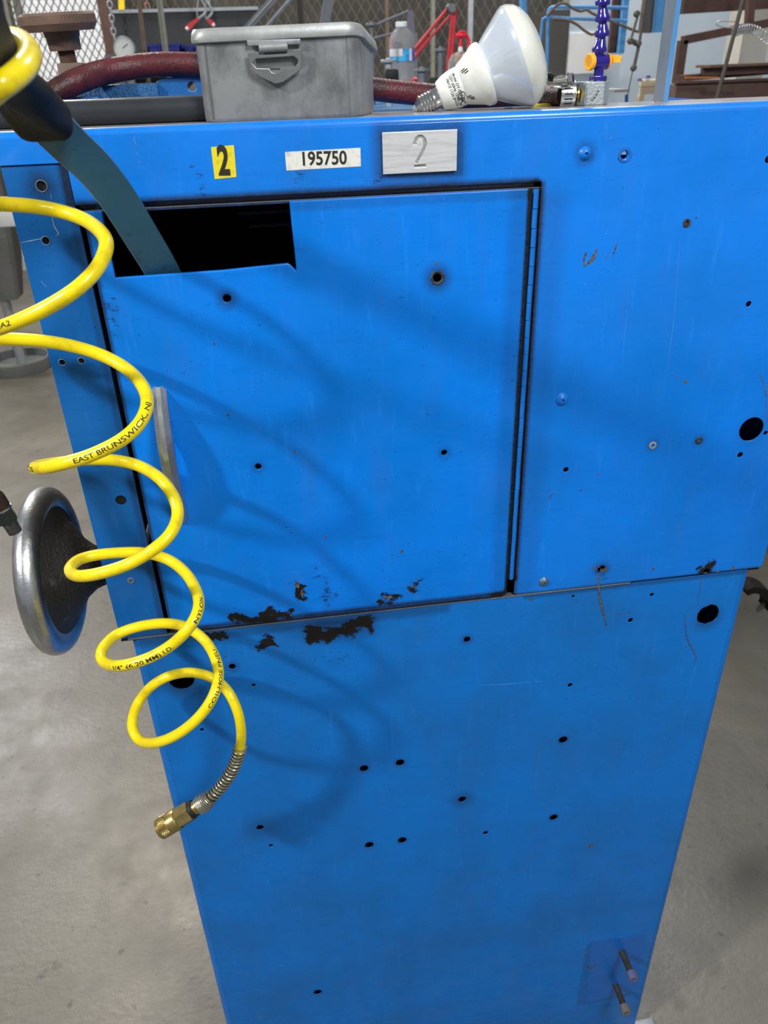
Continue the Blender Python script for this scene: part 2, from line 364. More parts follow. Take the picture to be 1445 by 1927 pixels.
M_wall = mat('pale_blue_grey_wall', (.42, .50, .58), .7, col2=(.50, .57, .63), thr=(.3, .7), scale=3)
M_walll = mat('pale_cream_wall', (.62, .60, .55), .7, scale=3)
M_skyblue = mat('light_blue_enamel', (.10, .34, .70), .4, var=.2, scale=20)
M_cream = mat('pale_wood', (.66, .56, .40), .6, var=.2, scale=20)
M_paper = mat('off_white_paper', (.78, .79, .77), .6, var=.06, scale=8)
M_yst = mat('yellow_sticker_vinyl', (.80, .66, .02), .5, col2=(.45, .36, .03), thr=(.52, .8), scale=180)
M_wst = mat('white_sticker_vinyl', (.76, .75, .68), .5, col2=(.50, .50, .44), thr=(.5, .75), scale=160)
M_plate = mat('brushed_aluminium_plate', (.74, .74, .73), .36, .35, col2=(.52, .52, .52), thr=(.45, .75), scale=30, stretch=(1, 1, 12), bump=.05, bscale=60)
M_groove = mat('engraved_groove', (.42, .42, .40), .5, .2, col2=(.20, .20, .19), thr=(.5, .7), scale=400)
M_window = mat('daylit_window', (.8, .8, .8), .5, emit=((.92, .95, 1.0), .35))
M_greyfar = mat('grey_machine_paint', (.16, .165, .16), .5, var=.2, scale=8, bump=.1)

# floor: worn, slightly polished concrete
M_floor = bpy.data.materials.new('worn_concrete'); M_floor.use_nodes = True
def build_floor():
    nt = M_floor.node_tree; b = nt.nodes['Principled BSDF']; L = nt.links.new
    g = nd(nt, 'ShaderNodeNewGeometry')
    def noise(s, d=6, r=.6, st=(1, 1, 1)):
        mp = nd(nt, 'ShaderNodeMapping'); mp.inputs['Scale'].default_value = st; L(g.outputs['Position'], mp.inputs[0])
        n = nd(nt, 'ShaderNodeTexNoise'); n.inputs['Scale'].default_value = s; n.inputs['Detail'].default_value = d; n.inputs['Roughness'].default_value = r; L(mp.outputs[0], n.inputs['Vector']); return n.outputs['Fac']
    def ramp(v, a, bb, c1, c2):
        r = nd(nt, 'ShaderNodeValToRGB'); r.color_ramp.elements[0].position = a; r.color_ramp.elements[1].position = bb
        r.color_ramp.elements[0].color = (*c1, 1); r.color_ramp.elements[1].color = (*c2, 1); L(v, r.inputs[0]); return r.outputs[0]
    def mixc(f, a, c):
        n = nd(nt, 'ShaderNodeMix', data_type='RGBA'); L(f, n.inputs[0]); L(a, n.inputs[6])
        if isinstance(c, tuple): n.inputs[7].default_value = (*c, 1)
        else: L(c, n.inputs[7])
        return n.outputs[2]
    base = ramp(noise(2.2), .3, .7, (.112, .102, .080), (.190, .174, .146))
    c = mixc(ramp(noise(9, 8, .7), .52, .68, (0, 0, 0), (.5, .5, .5)), base, (.11, .105, .09))
    c = mixc(ramp(noise(15, 3), .66, .72, (0, 0, 0), (.6, .6, .6)), c, (.07, .07, .062))
    c = mixc(ramp(noise(34, 4), .64, .70, (0, 0, 0), (.75, .75, .75)), c, (.05, .052, .045))
    c = mixc(ramp(noise(150, 2), .78, .82, (0, 0, 0), (.6, .6, .6)), c, (.45, .44, .40))
    c = mixc(ramp(noise(260, 3), .55, .75, (0, 0, 0), (.35, .35, .35)), c, (.12, .11, .09))
    L(c, b.inputs['Base Color'])
    r = ramp(noise(6, 6), .3, .7, (.30, .30, .30), (.5, .5, .5)); L(r, b.inputs['Roughness'])
    bp = nd(nt, 'ShaderNodeBump'); bp.inputs['Strength'].default_value = .18; bp.inputs['Distance'].default_value = .004; L(noise(60, 5), bp.inputs['Height']); L(bp.outputs[0], b.inputs['Normal'])
build_floor()

# ================================================================ SETTING
bm = B(); add_box(bm, (-6, -3.5, -.1), (8, 7.2, 0)); tag(obj('floor', bm, M_floor, smooth=False), 'worn grey-brown concrete workshop floor', kind='structure')
bm = B(); add_box(bm, (-6, 7.0, 0), (8, 7.15, 5)); tag(obj('wall_back', bm, M_walll, smooth=False), 'pale workshop back wall behind the mesh partition', kind='structure')
YR = 4.6
xr = P(1052, 60, YR).x
bm = B(); add_box(bm, (xr, YR, 0), (8, YR+.12, 5)); tag(obj('wall_right', bm, M_wall, smooth=False), 'pale blue-grey wall behind the rusty rack', kind='structure')
a = P(22, 60, 6.9); b_ = P(200, 60, 6.9)
win = obj('window_1', add_box(B(), (a.x-1.2, 6.93, 1.0), (b_.x, 6.995, 3.6)), M_window, smooth=False); tag(win, 'bright daylit window behind the wire mesh', kind='structure')
for k in range(4):
    xx = a.x-1.2+(b_.x-a.x+1.2)*k/3; obj('window_frame', add_box(B(), (xx-.03, 6.9, 1.0), (xx+.03, 6.93, 3.6)), M_post, win, smooth=False)

# ================================================================ MACHINE CABINET
ZT, R1 = 1.4690, .0055
cab = empty('machine_cabinet', (.16, .15, 0), 'tall scuffed blue steel machine cabinet with hinged door', 'cabinet')
XL, XR = -.1935, .5176
def hole(px, py, r, ry=None, wob=0, n=18, Y=0):
    c = P(px, py, Y); s = pxm(px, py, Y); rx = r*s
    return circle(c.x, c.z, rx, rx*1.0 if ry is None else ry*s, n, wob)
up_holes = [hole(1292, 420, 6), hole(1409, 572, 5, wob=.12), hole(1175, 292, 6.5), hole(1414, 808, 22, n=32), hole(1393, 856, 5), hole(1065, 884, 5), hole(1132, 1070, 6.5, wob=.15), hole(1329, 1075, 5.5, wob=.1), hole(1441, 815, 4), hole(1446, 300, 6)]
bm = B()
out = [(XL-.02, 1.4464), (-.1455, 1.4464), (-.1455, 1.4165), (.2262, 1.4165), (.2262, .9968), (XR-.003, .9968), (XR, 1.0), (XR, 1.4635), (XL-.02, 1.4635)]
add_sheet(bm, out, up_holes, 0)
prof = [(R1-R1*math.cos(a_), ZT-R1+R1*math.sin(a_)) for a_ in [PI/2*k/8 for k in range(9)]]
arc = [Vector((0, y, z)) for y, z in prof]+[Vector((0, .074, ZT)), Vector((0, .074, ZT-.03)), Vector((0, .0725, ZT-.03)), Vector((0, .0725, ZT-.0015))]+[Vector((0, y+.0015 if k < 8 else y, z-.0015 if k else z)) for k, (y, z) in list(enumerate(prof))[::-1]]
arc[-1] = Vector((0, .0015, ZT-R1))
add_prism(bm, [v+Vector((XL-.02, 0, 0)) for v in arc], (XR-XL+.02, 0, 0))
add_box(bm, (XR-.0015, .001, .9968), (XR, .38, ZT-.01)); add_box(bm, (XL-.0205, .001, 1.447), (XL-.019, .072, ZT-.007))
add_box(bm, (-.1455, .0005, 1.4100), (.2262, .012, 1.4112+.0005)); add_box(bm, (-.1455, .0105, 1.4112), (.2262, .012, 1.43))
fix(bm); obj('upper_front_panel', bm, M_up, cab, angle=30)
# tray and housing behind
bm = B(); add_box(bm, (XL, .0725, 1.425), (XR, .38, 1.4265)); obj('machine_tray', bm, M_blue, cab, smooth=False, label='blue sunken tray behind the front lip')
bm = B()
add_box(bm, (XL, .002, 1.0), (XL+.0015, .38, 1.446)); add_box(bm, (XL, .38, .99), (XR, .3815, 1.43)); add_box(bm, (.16, .22, 1.0), (.165, .379, 1.42)); add_box(bm, (XL+.002, .0035, 1.0), (-.146, .0045, 1.445))
add_box(bm, (XL, .002, .993), (XR-.002, .38, .9945))
obj('interior_housing', bm, M_dark, cab, smooth=False)
bm = B(); add_box(bm, (.462, .05, 1.0), (.474, .06, 1.42)); obj('interior_strut', bm, M_greym, cab, smooth=False)
bm = B(); 
for z_, x0, x1 in ((1.395, -.06, -.03), (1.375, -.03, .05), (1.362, -.02, .06)): add_cyl(bm, (x0, .20, z_), (x1, .20, z_), .002, 8)
obj('interior_rod', fix(bm), M_greym, cab)
# left strip
st_holes = [hole(78, 350, 10), hole(86, 453, 7.5), hole(131, 560, 7), hole(117, 682, 6), hole(153, 679, 6), hole(227, 943, 10.5)]
bm = add_sheet(B(), [(XL, .9968), (-.1460, .9968), (-.1460, 1.4455), (XL, 1.4455)], st_holes, .0015)
obj('side_strip', fix(bm), M_strip, cab, angle=30)
# bare rims round the strip's holes
for (px, py, r) in ((78, 350, 10), (86, 453, 7.5), (117, 682, 6), (153, 679, 6)):
    c = P(px, py, .0015); s = pxm(px, py); bm = B(); add_lathe(bm, [(0, r*s), (-.0004, (r+.6)*s), (0, (r+1.3)*s)], (c.x, .0014, c.z), (0, 1, 0), 20); obj('hole_rim', fix(bm), M_greyl, cab)
# door
dz0, dz1, dx0, dx1 = .9998, 1.4120, -.1412, .2172
ox0, ox1, oz = -.1262, .0182, 1.3612
dr = .004
def arcp(cx, cz, r, a0, a1, n=5): return [(cx+r*math.cos(a0+(a1-a0)*k/n), cz+r*math.sin(a0+(a1-a0)*k/n)) for k in range(n+1)]
outl = [(dx0, dz0), (dx1-.002, dz0), (dx1, dz0+.002)]+arcp(dx1-dr, dz1-dr, dr, 0, PI/2)+[(ox1, dz1), (ox1+.001, oz-.0012), (ox1+.0005, oz-.003), (ox1-.0035, oz+.0016), (ox1-.0055, oz+.003), (.0, oz+.0025), (-.04, oz+.0007), (ox0, oz), (ox0, dz1), (dx0, dz1)]
d_holes = [hole(427, 560, 7.5), hole(822, 522, 8, wob=.12), hole(486, 876, 6), hole(835, 850, 5.5, wob=.06)]
bm = add_sheet(B(), outl, d_holes, -.003, .0035, .0011)
door = obj('door', fix(bm), M_door, cab, angle=30)
bm = B(); c = P(822, 522, -.001)
add_lathe(bm, [(0, .0037), (-.0008, .0045), (-.001, .0054), (0, .0062)], (c.x, -.0028, c.z), (0, 1, 0), 16, rmod=lambda r, h, k: r*(1+.12*math.sin(k*2.7)))
obj('torn_hole_edge', fix(bm), M_cast, door)
# door pull: thick bowed plate standing off the door
def pull():
    bm = B(); x0 = -.1085; L0, z0 = .138, 1.2675; A_, Bv = [], []
    pts = []
    N = 14
    for k in range(N+1):
        t = k/N; z = z0-L0*t; y = -.003-.025*math.sin(PI*t)**.75
        pts.append((y, z))
    inner = [(min(-.0028, y+.014), z-(.5-k/N)*.02) for k, (y, z) in enumerate(pts)]
    rings = []
    for (y, z), (yi, zi) in zip(pts, inner):
        rings.append([(-.0065, y+.003, z), (-.002, y-.0015, z), (.002, y-.0015, z), (.0065, y+.003, z), (.0065, yi, zi), (-.0065, yi, zi)])
    V = [[bm.verts.new((x0+p[0], p[1], p[2])) for p in r] for r in rings]
    for A, C in zip(V, V[1:]):
        for k in range(6): bm.faces.new((A[k], A[(k+1) % 6], C[(k+1) % 6], C[k]))
    bm.faces.new(V[0]); bm.faces.new(V[-1][::-1])
    return fix(bm)
obj('door_handle', pull(), M_alu, door, label='polished bowed metal door pull', angle=25)
# piano hinge
hg = obj('piano_hinge', add_box(B(), (.2178, .0005, 1.0185), (.2255, .002, 1.4115)), M_dark, cab, smooth=False)
nk = 25; z = 1.4110; kh = (1.4110-1.0190)/nk
k0 = None
for k in range(nk):
    z1 = z-kh*k
    if k0 is None:
        bm = B(); add_lathe(bm, [(0, 0), (0, .0022), (.0003, .0026), (kh-.0007, .0026), (kh-.0004, .0022), (kh-.0004, 0)], (.2219, .0002, z1), (0, 0, -1), 12)
        k0 = obj('knuckle', fix(bm), M_blue, hg)
    else:
        q = k0.copy(); COL.objects.link(q); q.parent = hg; q.location = k0.location-Vector((random.uniform(-.0002, .0002), 0, kh*k)); WL[q] = WL[k0]-Vector((0, 0, kh*k))
# seam trim
bm = B(); add_box(bm, (-.186, -.0004, .9954), (.2, .006, .9962)); add_box(bm, (.2, -.0008, .9953), (.36, .006, .9966)); obj('seam_trim', bm, M_greym, cab, smooth=False)
# lower body
LX0, LX1, R2, ZL = -.1838, .5062, .010, .9950
lo = [(1333, 1157, 20, .05), (1227, 1120, 3.8, .05), (1187, 1168, 4.6, .1), (1079, 1123, 3.2, .2), (879, 1204, 6.3, .05), (1073, 1290, 4.6, .1), (1060, 1393, 8, 0), (1042, 1539, 7.5, 0), (870, 1505, 7, .1), (753, 1436, 8, 0), (685, 1447, 8, 0), (757, 1582, 8, 0), (695, 1591, 8, 0), (914, 1568, 4.5, 0), (489, 1558, 7, .12), (510, 1592, 4, 0), (598, 1868, 7.5, 0), (437, 1255, 6.5, 0), (477, 1290, 3.7, 0), (380, 1374, 4, 0), (342, 1280, 24, 0)]
bm = add_sheet(B(), [(LX0+R2, .004), (LX1-R2, .004), (LX1-R2, ZL), (LX0+R2, ZL)], [hole(a_, b2, r, wob=w2, n=28 if r > 15 else 16) for a_, b2, r, w2 in lo], .0005)
def corner(x, sgn):
    o_ = [(x+sgn*(R2*math.sin(t)), .0005+R2-R2*math.cos(t)) for t in [PI/2*k/6 for k in range(7)]]+[(x+sgn*R2, .38)]
    i_ = [(x+sgn*((R2-.0015)*math.sin(t)), .0005+R2-(R2-.0015)*math.cos(t)) for t in [PI/2*k/6 for k in range(7)]]+[(x+sgn*(R2-.0015), .38)]
    return [Vector((a_, b2, .004)) for a_, b2 in o_+i_[::-1]]
add_prism(bm, corner(LX1-R2, 1), (0, 0, ZL-.004)); add_prism(bm, corner(LX0+R2, -1), (0, 0, ZL-.004))
obj('lower_body', fix(bm), M_low, cab, angle=30)
bm = B(); add_box(bm, (LX0, .3785, .004), (LX1, .38, ZL)); add_box(bm, (LX0+.002, .1, .004), (LX1-.002, .1015, ZL-.004)); obj('lower_interior_wall', bm, M_dark, cab, smooth=False)
# screw patch with two socket screws
bm = B(); pts = [P(1112, 1772), P(1215, 1757), P(1196, 1866), P(1102, 1886)]
add_prism(bm, [Vector((p.x, .0001, p.z)) for p in pts], (0, .001, 0)); patch = obj('repaint_patch', fix(bm), M_patch, cab, smooth=False, label='brighter blue repaired patch near the foot')
for (px, py, L0) in ((1170, 1790, .034), (1158, 1853, .034)):
    c = P(px, py)
    bm = B(); pr = [(0, .0050)]
    for k in range(int(L0/.0012)): pr += [(.0006+k*.0012, .0050 if k < 11 else .0052), (.0012+k*.0012, .0050 if k < 11 else .0044)]
    add_lathe(bm, [(-.004, .0050)]+pr+[(L0, .0044), (L0, 0)], (c.x, 0, c.z), (0, -1, 0), 14)
    sc = obj('socket_screw', fix(bm), M_cast, cab)
    bm = B(); add_lathe(bm, [(L0-.001, 0), (L0-.001, .0072), (L0-.0004, .0078), (L0+.0105, .0078), (L0+.0113, .0070), (L0+.0113, .0042), (L0+.0065, .0042), (L0+.0045, 0)], (c.x, 0, c.z), (0, -1, 0), 24)
    obj('screw_head', fix(bm), mat('greyed_screw_head_blue' if py < 1800 else 'greyed_screw_head', (.16, .17, .34) if py < 1800 else (.22, .20, .17), .4, .4, col2=(.2, .2, .2), thr=(.45, .6), scale=150), sc)
    bm = B(); add_lathe(bm, cylp(.0041, .0002), (c.x, -(L0+.0067), c.z), (0, 1, 0), 6); obj('hex_socket', fix(bm), M_blackd, sc)
# rivets, screws
for (px, py, r) in ((1101, 289, 11), (1057, 752, 11), (1023, 1095, 8.5)):
    c = P(px, py); R = r*pxm(px, py)
    rv = obj('rivet', lathe([(0, R*1.12), (.0006, R), (.002, R*.8), (.0030, R*.45), (.0032, R*.28), (.0014, R*.26), (.0012, 0)], (c.x, 0, c.z), (0, -1, 0), 24), M_blue if py < 1000 else mat('dulled_rivet', (.10, .15, .20), .4, .4), cab)
c = P(1175, 292); s = pxm(1175, 292)
obj('rivet_nut', lathe([(0, 12*s), (.0008, 11.4*s), (.0008, 9*s), (.0004, 8.6*s), (.0007, 8.2*s), (.0004, 7*s), (-.003, 6.4*s)], (c.x, 0, c.z), (0, -1, 0), 28), M_blue, cab)
obj('rivet_nut_edge', lathe([(0, 12.6*s), (.0004, 12.2*s), (.0002, 11.6*s)], (c.x, 0, c.z), (0, -1, 0), 28), M_chip, cab)
for (px, py, r, mm) in ((1228, 838, 6.5, M_greyl), (1315, 829, 6.5, M_cast), (1292, 420, 7, M_cast), (246, 1094, 6.5, M_greym)):
    c = P(px, py); R = r*pxm(px, py); y0 = 0 if px > 300 else .0015
    sc = obj('panel_screw', lathe([(0, R*1.1), (.0007, R), (.0008, R*.55), (-.0006, R*.5), (-.0006, 0)], (c.x, y0, c.z), (0, -1, 0), 20), mm, cab)
# plates and stickers
def panel_box(name, corners, t, mt, parent, y0=0, label=None):
    pts = [P(*c) for c in corners]; bm = B(); add_prism(bm, [Vector((p.x, y0, p.z)) for p in pts], (0, -t, 0)); fix(bm)
    if t > .001: bmesh.ops.bevel(bm, geom=bm.edges[:], offset=.0004, segments=1, affect='EDGES')
    return obj(name, bm, mt, parent, label=label, smooth=False)
def panel_text(name, s, px, py, hpx, mt, parent, y, off=0, sx=1, rot=0, spacing=1):
    c = P(px, py, y); size = hpx*pxm(px, py, y)/.70
    me = text_mesh(s, size, off*size, .00005, sx=sx, spacing=spacing); bm = B()
    add_mesh(bm, me, Matrix.Translation((c.x, y-.00012, c.z)) @ Matrix.Rotation(rot, 4, 'Y') @ XZ); return obj(name, bm, mt, parent, smooth=False)
stk = panel_box('number_sticker', [(397, 277), (440, 273), (445, 333), (404, 337)], .0003, M_yst, cab, label='yellow sticker with black number 2')
panel_text('printed_number', '2', 420.5, 305, 50, M_ink, stk, -.0003, off=.035, sx=.62, rot=.03)
stk2 = panel_box('asset_sticker', [(536, 286), (678, 278), (679, 313), (539, 321)], .0003, M_wst, cab, label='white sticker printed 195750')
panel_text('printed_number', '195750', 608.5, 299, 23, M_ink, stk2, -.0003, off=.022, sx=.9, rot=.015)
# engraved plate: the figure is cut through the face and a floor lies behind it
def stroke_outline(pts, w_):
    L, R = [], []
    for i, p in enumerate(pts):
        t = (pts[min(i+1, len(pts)-1)]-pts[max(i-1, 0)]).normalized(); n = Vector((-t.y, t.x)); L.append(p+n*w_/2); R.append(p-n*w_/2)
    return [(v.x, v.y) for v in L+R[::-1]]
def plate():
    c0 = P(788, 284, 0); x0, x1 = P(719, 284).x, P(858, 284).x; z1, z0 = P(788, 246).z, P(788, 324).z
    two = [Vector((-.52, .42))]+[Vector((.52*math.cos(t), .45+.52*math.sin(t))) for t in [PI*(.93-.98*k/10) for k in range(11)]]+[Vector((.30, -.05)), Vector((-.10, -.55)), Vector((-.40, -.93))]
    h = (z1-z0)*.335; ctr = Vector((c0.x+.0005, (z0+z1)/2+.0012))
    pts = [Vector((v.x*h*.80, v.y*h))+ctr for v in two]
    foot = [((a_*h*.80+ctr.x), (b2*h+ctr.y)) for a_, b2 in ((-.60, -1.04), (.58, -1.04), (.58, -1.24), (-.60, -1.24))]
    bm = B(); add_sheet(bm, [(x0, z0), (x1, z0), (x1, z1), (x0, z1)], [stroke_outline(pts, .0027), foot], -.0034, .0016, .0003)
    add_box(bm, (x0+.0002, -.0019, z0+.0002), (x1-.0002, 0, z1-.0002))
    p = obj('number_plate', fix(bm), M_plate, cab, label='brushed aluminium plate engraved with number 2', angle=25)
    bm = B(); pg = [Vector((a_, -.00215, b2)) for a_, b2 in stroke_outline(pts, .0020)]
    n = len(pts)
    L_ = [bm.verts.new(v) for v in pg[:n]]; R_ = [bm.verts.new(v) for v in pg[n:][::-1]]
    for k in range(n-1): bm.faces.new((L_[k], R_[k], R_[k+1], L_[k+1]))
    bm.faces.new([bm.verts.new((a_, -.00215, b2)) for a_, b2 in foot])
    obj('engraved_number', fix(bm), M_groove, p, smooth=False)
plate()
# chips and scratches on the paint (thin irregular flakes of bare metal)
def ribbon(bm, pts, wpx, y):
    V = [P(*q) for q in pts]; s = pxm(*pts[0]); n = len(V)
    for i in range(n-1):
        a_, b2 = Vector((V[i].x, y, V[i].z)), Vector((V[i+1].x, y, V[i+1].z)); t = (b2-a_).normalized(); nn = Vector((-t.z, 0, t.x))
        w0 = wpx*s*.5*random.uniform(.6, 1.2)*(.3 if i == 0 else 1); w1 = wpx*s*.5*random.uniform(.6, 1.2)*(.3 if i == n-2 else 1)
        add_prism(bm, [a_-nn*w0, a_+nn*w0, b2+nn*w1, b2-nn*w1], (0, -.00012, 0))
def blob(bm, px, py, rx, ry, y, n=11):
    c = P(px, py); s = pxm(px, py)
    add_prism(bm, [Vector((c.x+rx*s*math.cos(2*PI*k/n)*random.uniform(.55, 1.15), y, c.z+ry*s*math.sin(2*PI*k/n)*random.uniform(.55, 1.15))) for k in range(n)], (0, -.00012, 0))
bm = B()
for pts, wd in (([(1104, 474), (1099, 484), (1098, 500)], 5), ([(1098, 501), (1108, 494), (1116, 484), (1124, 466)], 4.6), ([(1112, 496), (1118, 488), (1125, 474)], 2.5), ([(1139, 490), (1146, 473)], 3), ([(1152, 484), (1157, 470), (1161, 456)], 4), ([(1099, 1818), (1112, 1822), (1124, 1815)], 4),
                ([(1127, 1078), (1126, 1100), (1129, 1130), (1141, 1178)], 4), ([(1321, 1088), (1314, 1125)], 1.5), ([(1288, 1158), (1292, 1200), (1310, 1236), (1306, 1250)], 1.5), ([(1156, 1157), (1187, 1153)], 2),
                ([(1430, 702), (1437, 722), (1441, 745), (1443, 800)], 1.5), ([(1263, 705), (1285, 715)], 1.5), ([(1031, 942), (1037, 932), (1046, 925)], 2), ([(1029, 925), (1034, 918)], 1.5), ([(1056, 903), (1062, 902)], 1.5)):
    ribbon(bm, pts, wd, -.00005)
for b_ in ((1290, 719, 5, 3), (1125, 893, 2.5, 2.5), (1093, 923, 2, 2), (1112, 1592, 6, 3), (1230, 1070, 2, 3), (1380, 1068, 3, 5), (1350, 1076, 3, 3), (1310, 410, 2, 2), (1120, 1068, 9, 2.5), (1136, 1072, 10, 4)): blob(bm, *b_, -.00005)
for b_ in ((560, 1098, 5, 7), (568, 1112, 3, 9), (777, 1101, 7, 3), (755, 1035, 3, 5), (730, 1121, 12, 3), (612, 1008, 3, 3), (430, 778, 3, 3), (555, 848, 3, 3), (403, 645, 2, 3), (395, 1130, 4, 4), (820, 494, 4, 2), (1000, 1128, 3, 3)):
    blob(bm, *b_, -.00305 if b_[0] < 950 and b_[1] < 1130 else -.0001)
obj('paint_chip', fix(bm), M_chip, cab, smooth=False, kind='stuff', label='bare brown paint chips and scratches')
bm = B()
for pts, wd in (([(1170, 700), (1176, 620), (1186, 540)], .9), ([(1255, 700), (1268, 600), (1276, 500), (1280, 440)], .9), ([(900, 1290), (960, 1287), (1016, 1282)], 2), ([(1000, 1283), (1019, 1284)], 3), ([(254, 254), (253, 265), (258, 276)], 2.2)):
    ribbon(bm, pts, wd, -.00005)
for b_ in ((1101, 535, 1.5, 1.5), (1150, 260, 3, 1), (1394, 907, 1.5, 1.5), (1140, 440, 1.5, 2.5), (530, 1817, 5, 1), (465, 1832, 4, 1), (258, 290, 2, 2), (262, 305, 2, 1.5)): blob(bm, *b_, -.00005)
obj('pale_scratch', fix(bm), M_faint, cab, smooth=False, kind='stuff', label='pale hairline scratches in the blue paint')
bm = B()
for pts, wd in (([(95, 365), (96, 376)], 1.4), ([(96, 405), (101, 425), (110, 441), (104, 445)], 1.5), ([(36, 458), (60, 453), (80, 449)], 1.6), ([(38, 462), (42, 480), (45, 488)], 1.6), ([(76, 530), (87, 541)], 2)):
    ribbon(bm, pts, wd, .0014)
obj('strip_scratch', fix(bm), M_lightscr, cab, smooth=False, kind='stuff')
# foot
bm = B(); add_box(bm, (.47, -.03, .0), (.5425, .016, .010), .003); add_cyl(bm, (.49, .03, .008), (.49, .03, .03), .008)
obj('levelling_foot', fix(bm), M_greyl, cab)
# blue casting standing in the tray, with bolt hole
YC = .15
def pc(px, py): p = P(px, py, YC); return (p.x, p.z)
cst = empty('machine_casting', P(270, 190, YC), 'rough blue painted casting with bolt hole, behind the grey bar', 'casting')
hc = pc(361, 163)
bm = B(); add_sheet(bm, [pc(296, 260), (pc(400, 215)[0], 1.4268), pc(400, 143), pc(305, 144), pc(293, 155), (pc(293, 155)[0], 1.4268)], [circle(hc[0], hc[1], .0036)], YC, .018, .001)
bm.free(); bm = B()
x_a, z_a = pc(293, 155); x_b, z_b = pc(400, 143)
add_sheet(bm, [(x_a, 1.4268), (x_b, 1.4268), (x_b, z_b+.0005), (x_a+.007, z_b), (x_a, z_a)], [circle(hc[0], hc[1], .0040)], YC, .006, .0006)
obj('bracket_plate', fix(bm), M_castb, cst, angle=30)
x_c, _ = pc(150, 160)
bm = B(); add_box(bm, (x_c, YC-.006, 1.4268), (x_a+.002, YC+.035, z_a-.0005), .002); obj('casting_body', fix(bm), mat('rough_blue_casting', (.012, .10, .26), .5, col2=(.01, .045, .09), thr=(.5, .75), scale=120, bump=1, bscale=420), cst)
bm = B(); pp = P(165, 190, YC-.02); add_box(bm, (pp.x-.012, YC-.03, 1.4268), (pp.x+.012, YC-.006, pp.z+.004), .003); obj('casting_boss', fix(bm), M_castb, cst)

# ================================================================ GREY BAR
t = empty('round_bar', (-.1, .035, ZT), 'dark grey plastic round bar lying behind the tin box', 'bar')
a_ = P(-60, 226, .035); rb = .0092
bm = B(); add_cyl(bm, (-.30, .035, ZT+rb), (P(392, 215, .035).x+.01, .035, ZT+rb), rb, 40, .0008); obj('bar_body', fix(bm), M_grbar, t)

# ================================================================ METAL BOX
bx0, bx1, by0, by1, bz0, bz1 = -.0395, .0790, .0045, .064, ZT, 1.5225
tin = empty('metal_box', ((bx0+bx1)/2, .04, bz0), 'worn grey metal box with lid and front clasp on the cabinet top', 'box')
bm = B(); r4 = .009
def rr3(x0, x1, y0, y1, r, z, n=6):
    cx, cy = (x0+x1)/2, (y0+y1)/2
    hw_ = (x1-x0)/2; out_ = []
    for a2, b2 in rrect(x1-x0, y1-y0, r, n):
        v_ = (cy+b2-by0)/(by1-by0); u_ = max(0, a2/hw_)
        out_.append(Vector((cx+a2*(1+(.34*v_ if a2 > 0 else 0)), cy+b2, z+((.0022*(a2/hw_+1)/2-.011*max(0, v_)*u_) if z > 1.51 else 0))))
    return out_
def loft(bm, rings, capb=True, capt=True):
    V = [[bm.verts.new(p) for p in r] for r in rings]
    for A, C in zip(V, V[1:]):
        for k in range(len(A)): bm.faces.new((A[k], A[(k+1) % len(A)], C[(k+1) % len(A)], C[k]))
    if capb: bm.faces.new(V[0][::-1])
    if capt: bm.faces.new(V[-1])
    return fix(bm)
loft(bm, [rr3(bx0+.0015, bx1-.0015, by0+.0015, by1-.0015, r4, bz0), rr3(bx0+.0004, bx1-.0004, by0+.0004, by1-.0004, r4, bz0+.0012), rr3(bx0, bx1, by0, by1, r4, bz0+.003), rr3(bx0, bx1, by0, by1, r4, bz1)])
body = obj('body', bm, M_tin, tin, angle=35)
for xx in (bx0+.0062, bx1-.0085):
    obj('pressed_rib', add_box(B(), (xx-.0003, by0-.0004, bz0+.003), (xx+.0003, by0+.001, bz1-.001)), M_tind, body, smooth=False)
bm = B(); e = .0028
loft(bm, [rr3(bx0-e, bx1+e, by0-e, by1+e, r4+e, 1.5208), rr3(bx0-e-.0005, bx1+e+.0005, by0-e-.0005, by1+e+.0005, r4+e, 1.5225), rr3(bx0-e+.0003, bx1+e-.0003, by0-e+.0003, by1+e-.0003, r4+e, 1.5270), rr3(bx0-e+.0018, bx1+e-.0018, by0-e+.0018, by1+e-.0018, r4+e, 1.5294), rr3(bx0+.006, bx1-.006, by0+.006, by1-.006, r4, 1.5300)])
M_tinl = mat('worn_pale_lid_metal', (.30, .31, .30), .42, .35, col2=(.44, .45, .44), thr=(.3, .7), scale=45, bump=.15, bscale=120)
lid = obj('lid', bm, M_tinl, tin, angle=35)
def bp_(px, py, Y=by0-.0035): q = P(px, py, Y); return q
yf = by0-.0030
a1, a2 = bp_(463, 60), bp_(564, 56)
bm = B(); zb = P(515, 85, yf).z
add_box(bm, (a1.x, yf-.0012, zb), (a2.x, yf+.0012, 1.5215), .0004); obj('lid_tab', fix(bm), M_tin, lid)
# clasp: pentagon plate with slot, rolled barrel on top
cp = [(465, 99), (488, 97), (488, 104), (540, 101), (540, 94), (566, 92), (568, 128), (558, 137), (532, 155), (517, 158), (490, 145), (472, 132)]
slot = [(475, 119), (482, 111), (552, 106), (561, 113), (560, 119), (554, 126), (528, 127), (526, 134), (519, 138), (511, 136), (507, 129), (482, 128)]
bm = B(); q = lambda L: [((lambda v: (v.x, v.z))(P(a2_, b2_, yf))) for a2_, b2_ in L]
add_sheet(bm, q(cp), [q(slot)], yf-.0030, .0022, .0005); obj('clasp', fix(bm), M_tind, tin, angle=30, label='pressed metal clasp with slotted pull')
bm = B(); c1, c2 = P(487, 91, yf), P(541, 87, yf); add_cyl(bm, (c1.x, yf-.0022, c1.z), (c2.x, yf-.0022, c2.z-.0003), .0031, 20, .0005); obj('clasp_barrel', fix(bm), M_tin, tin)
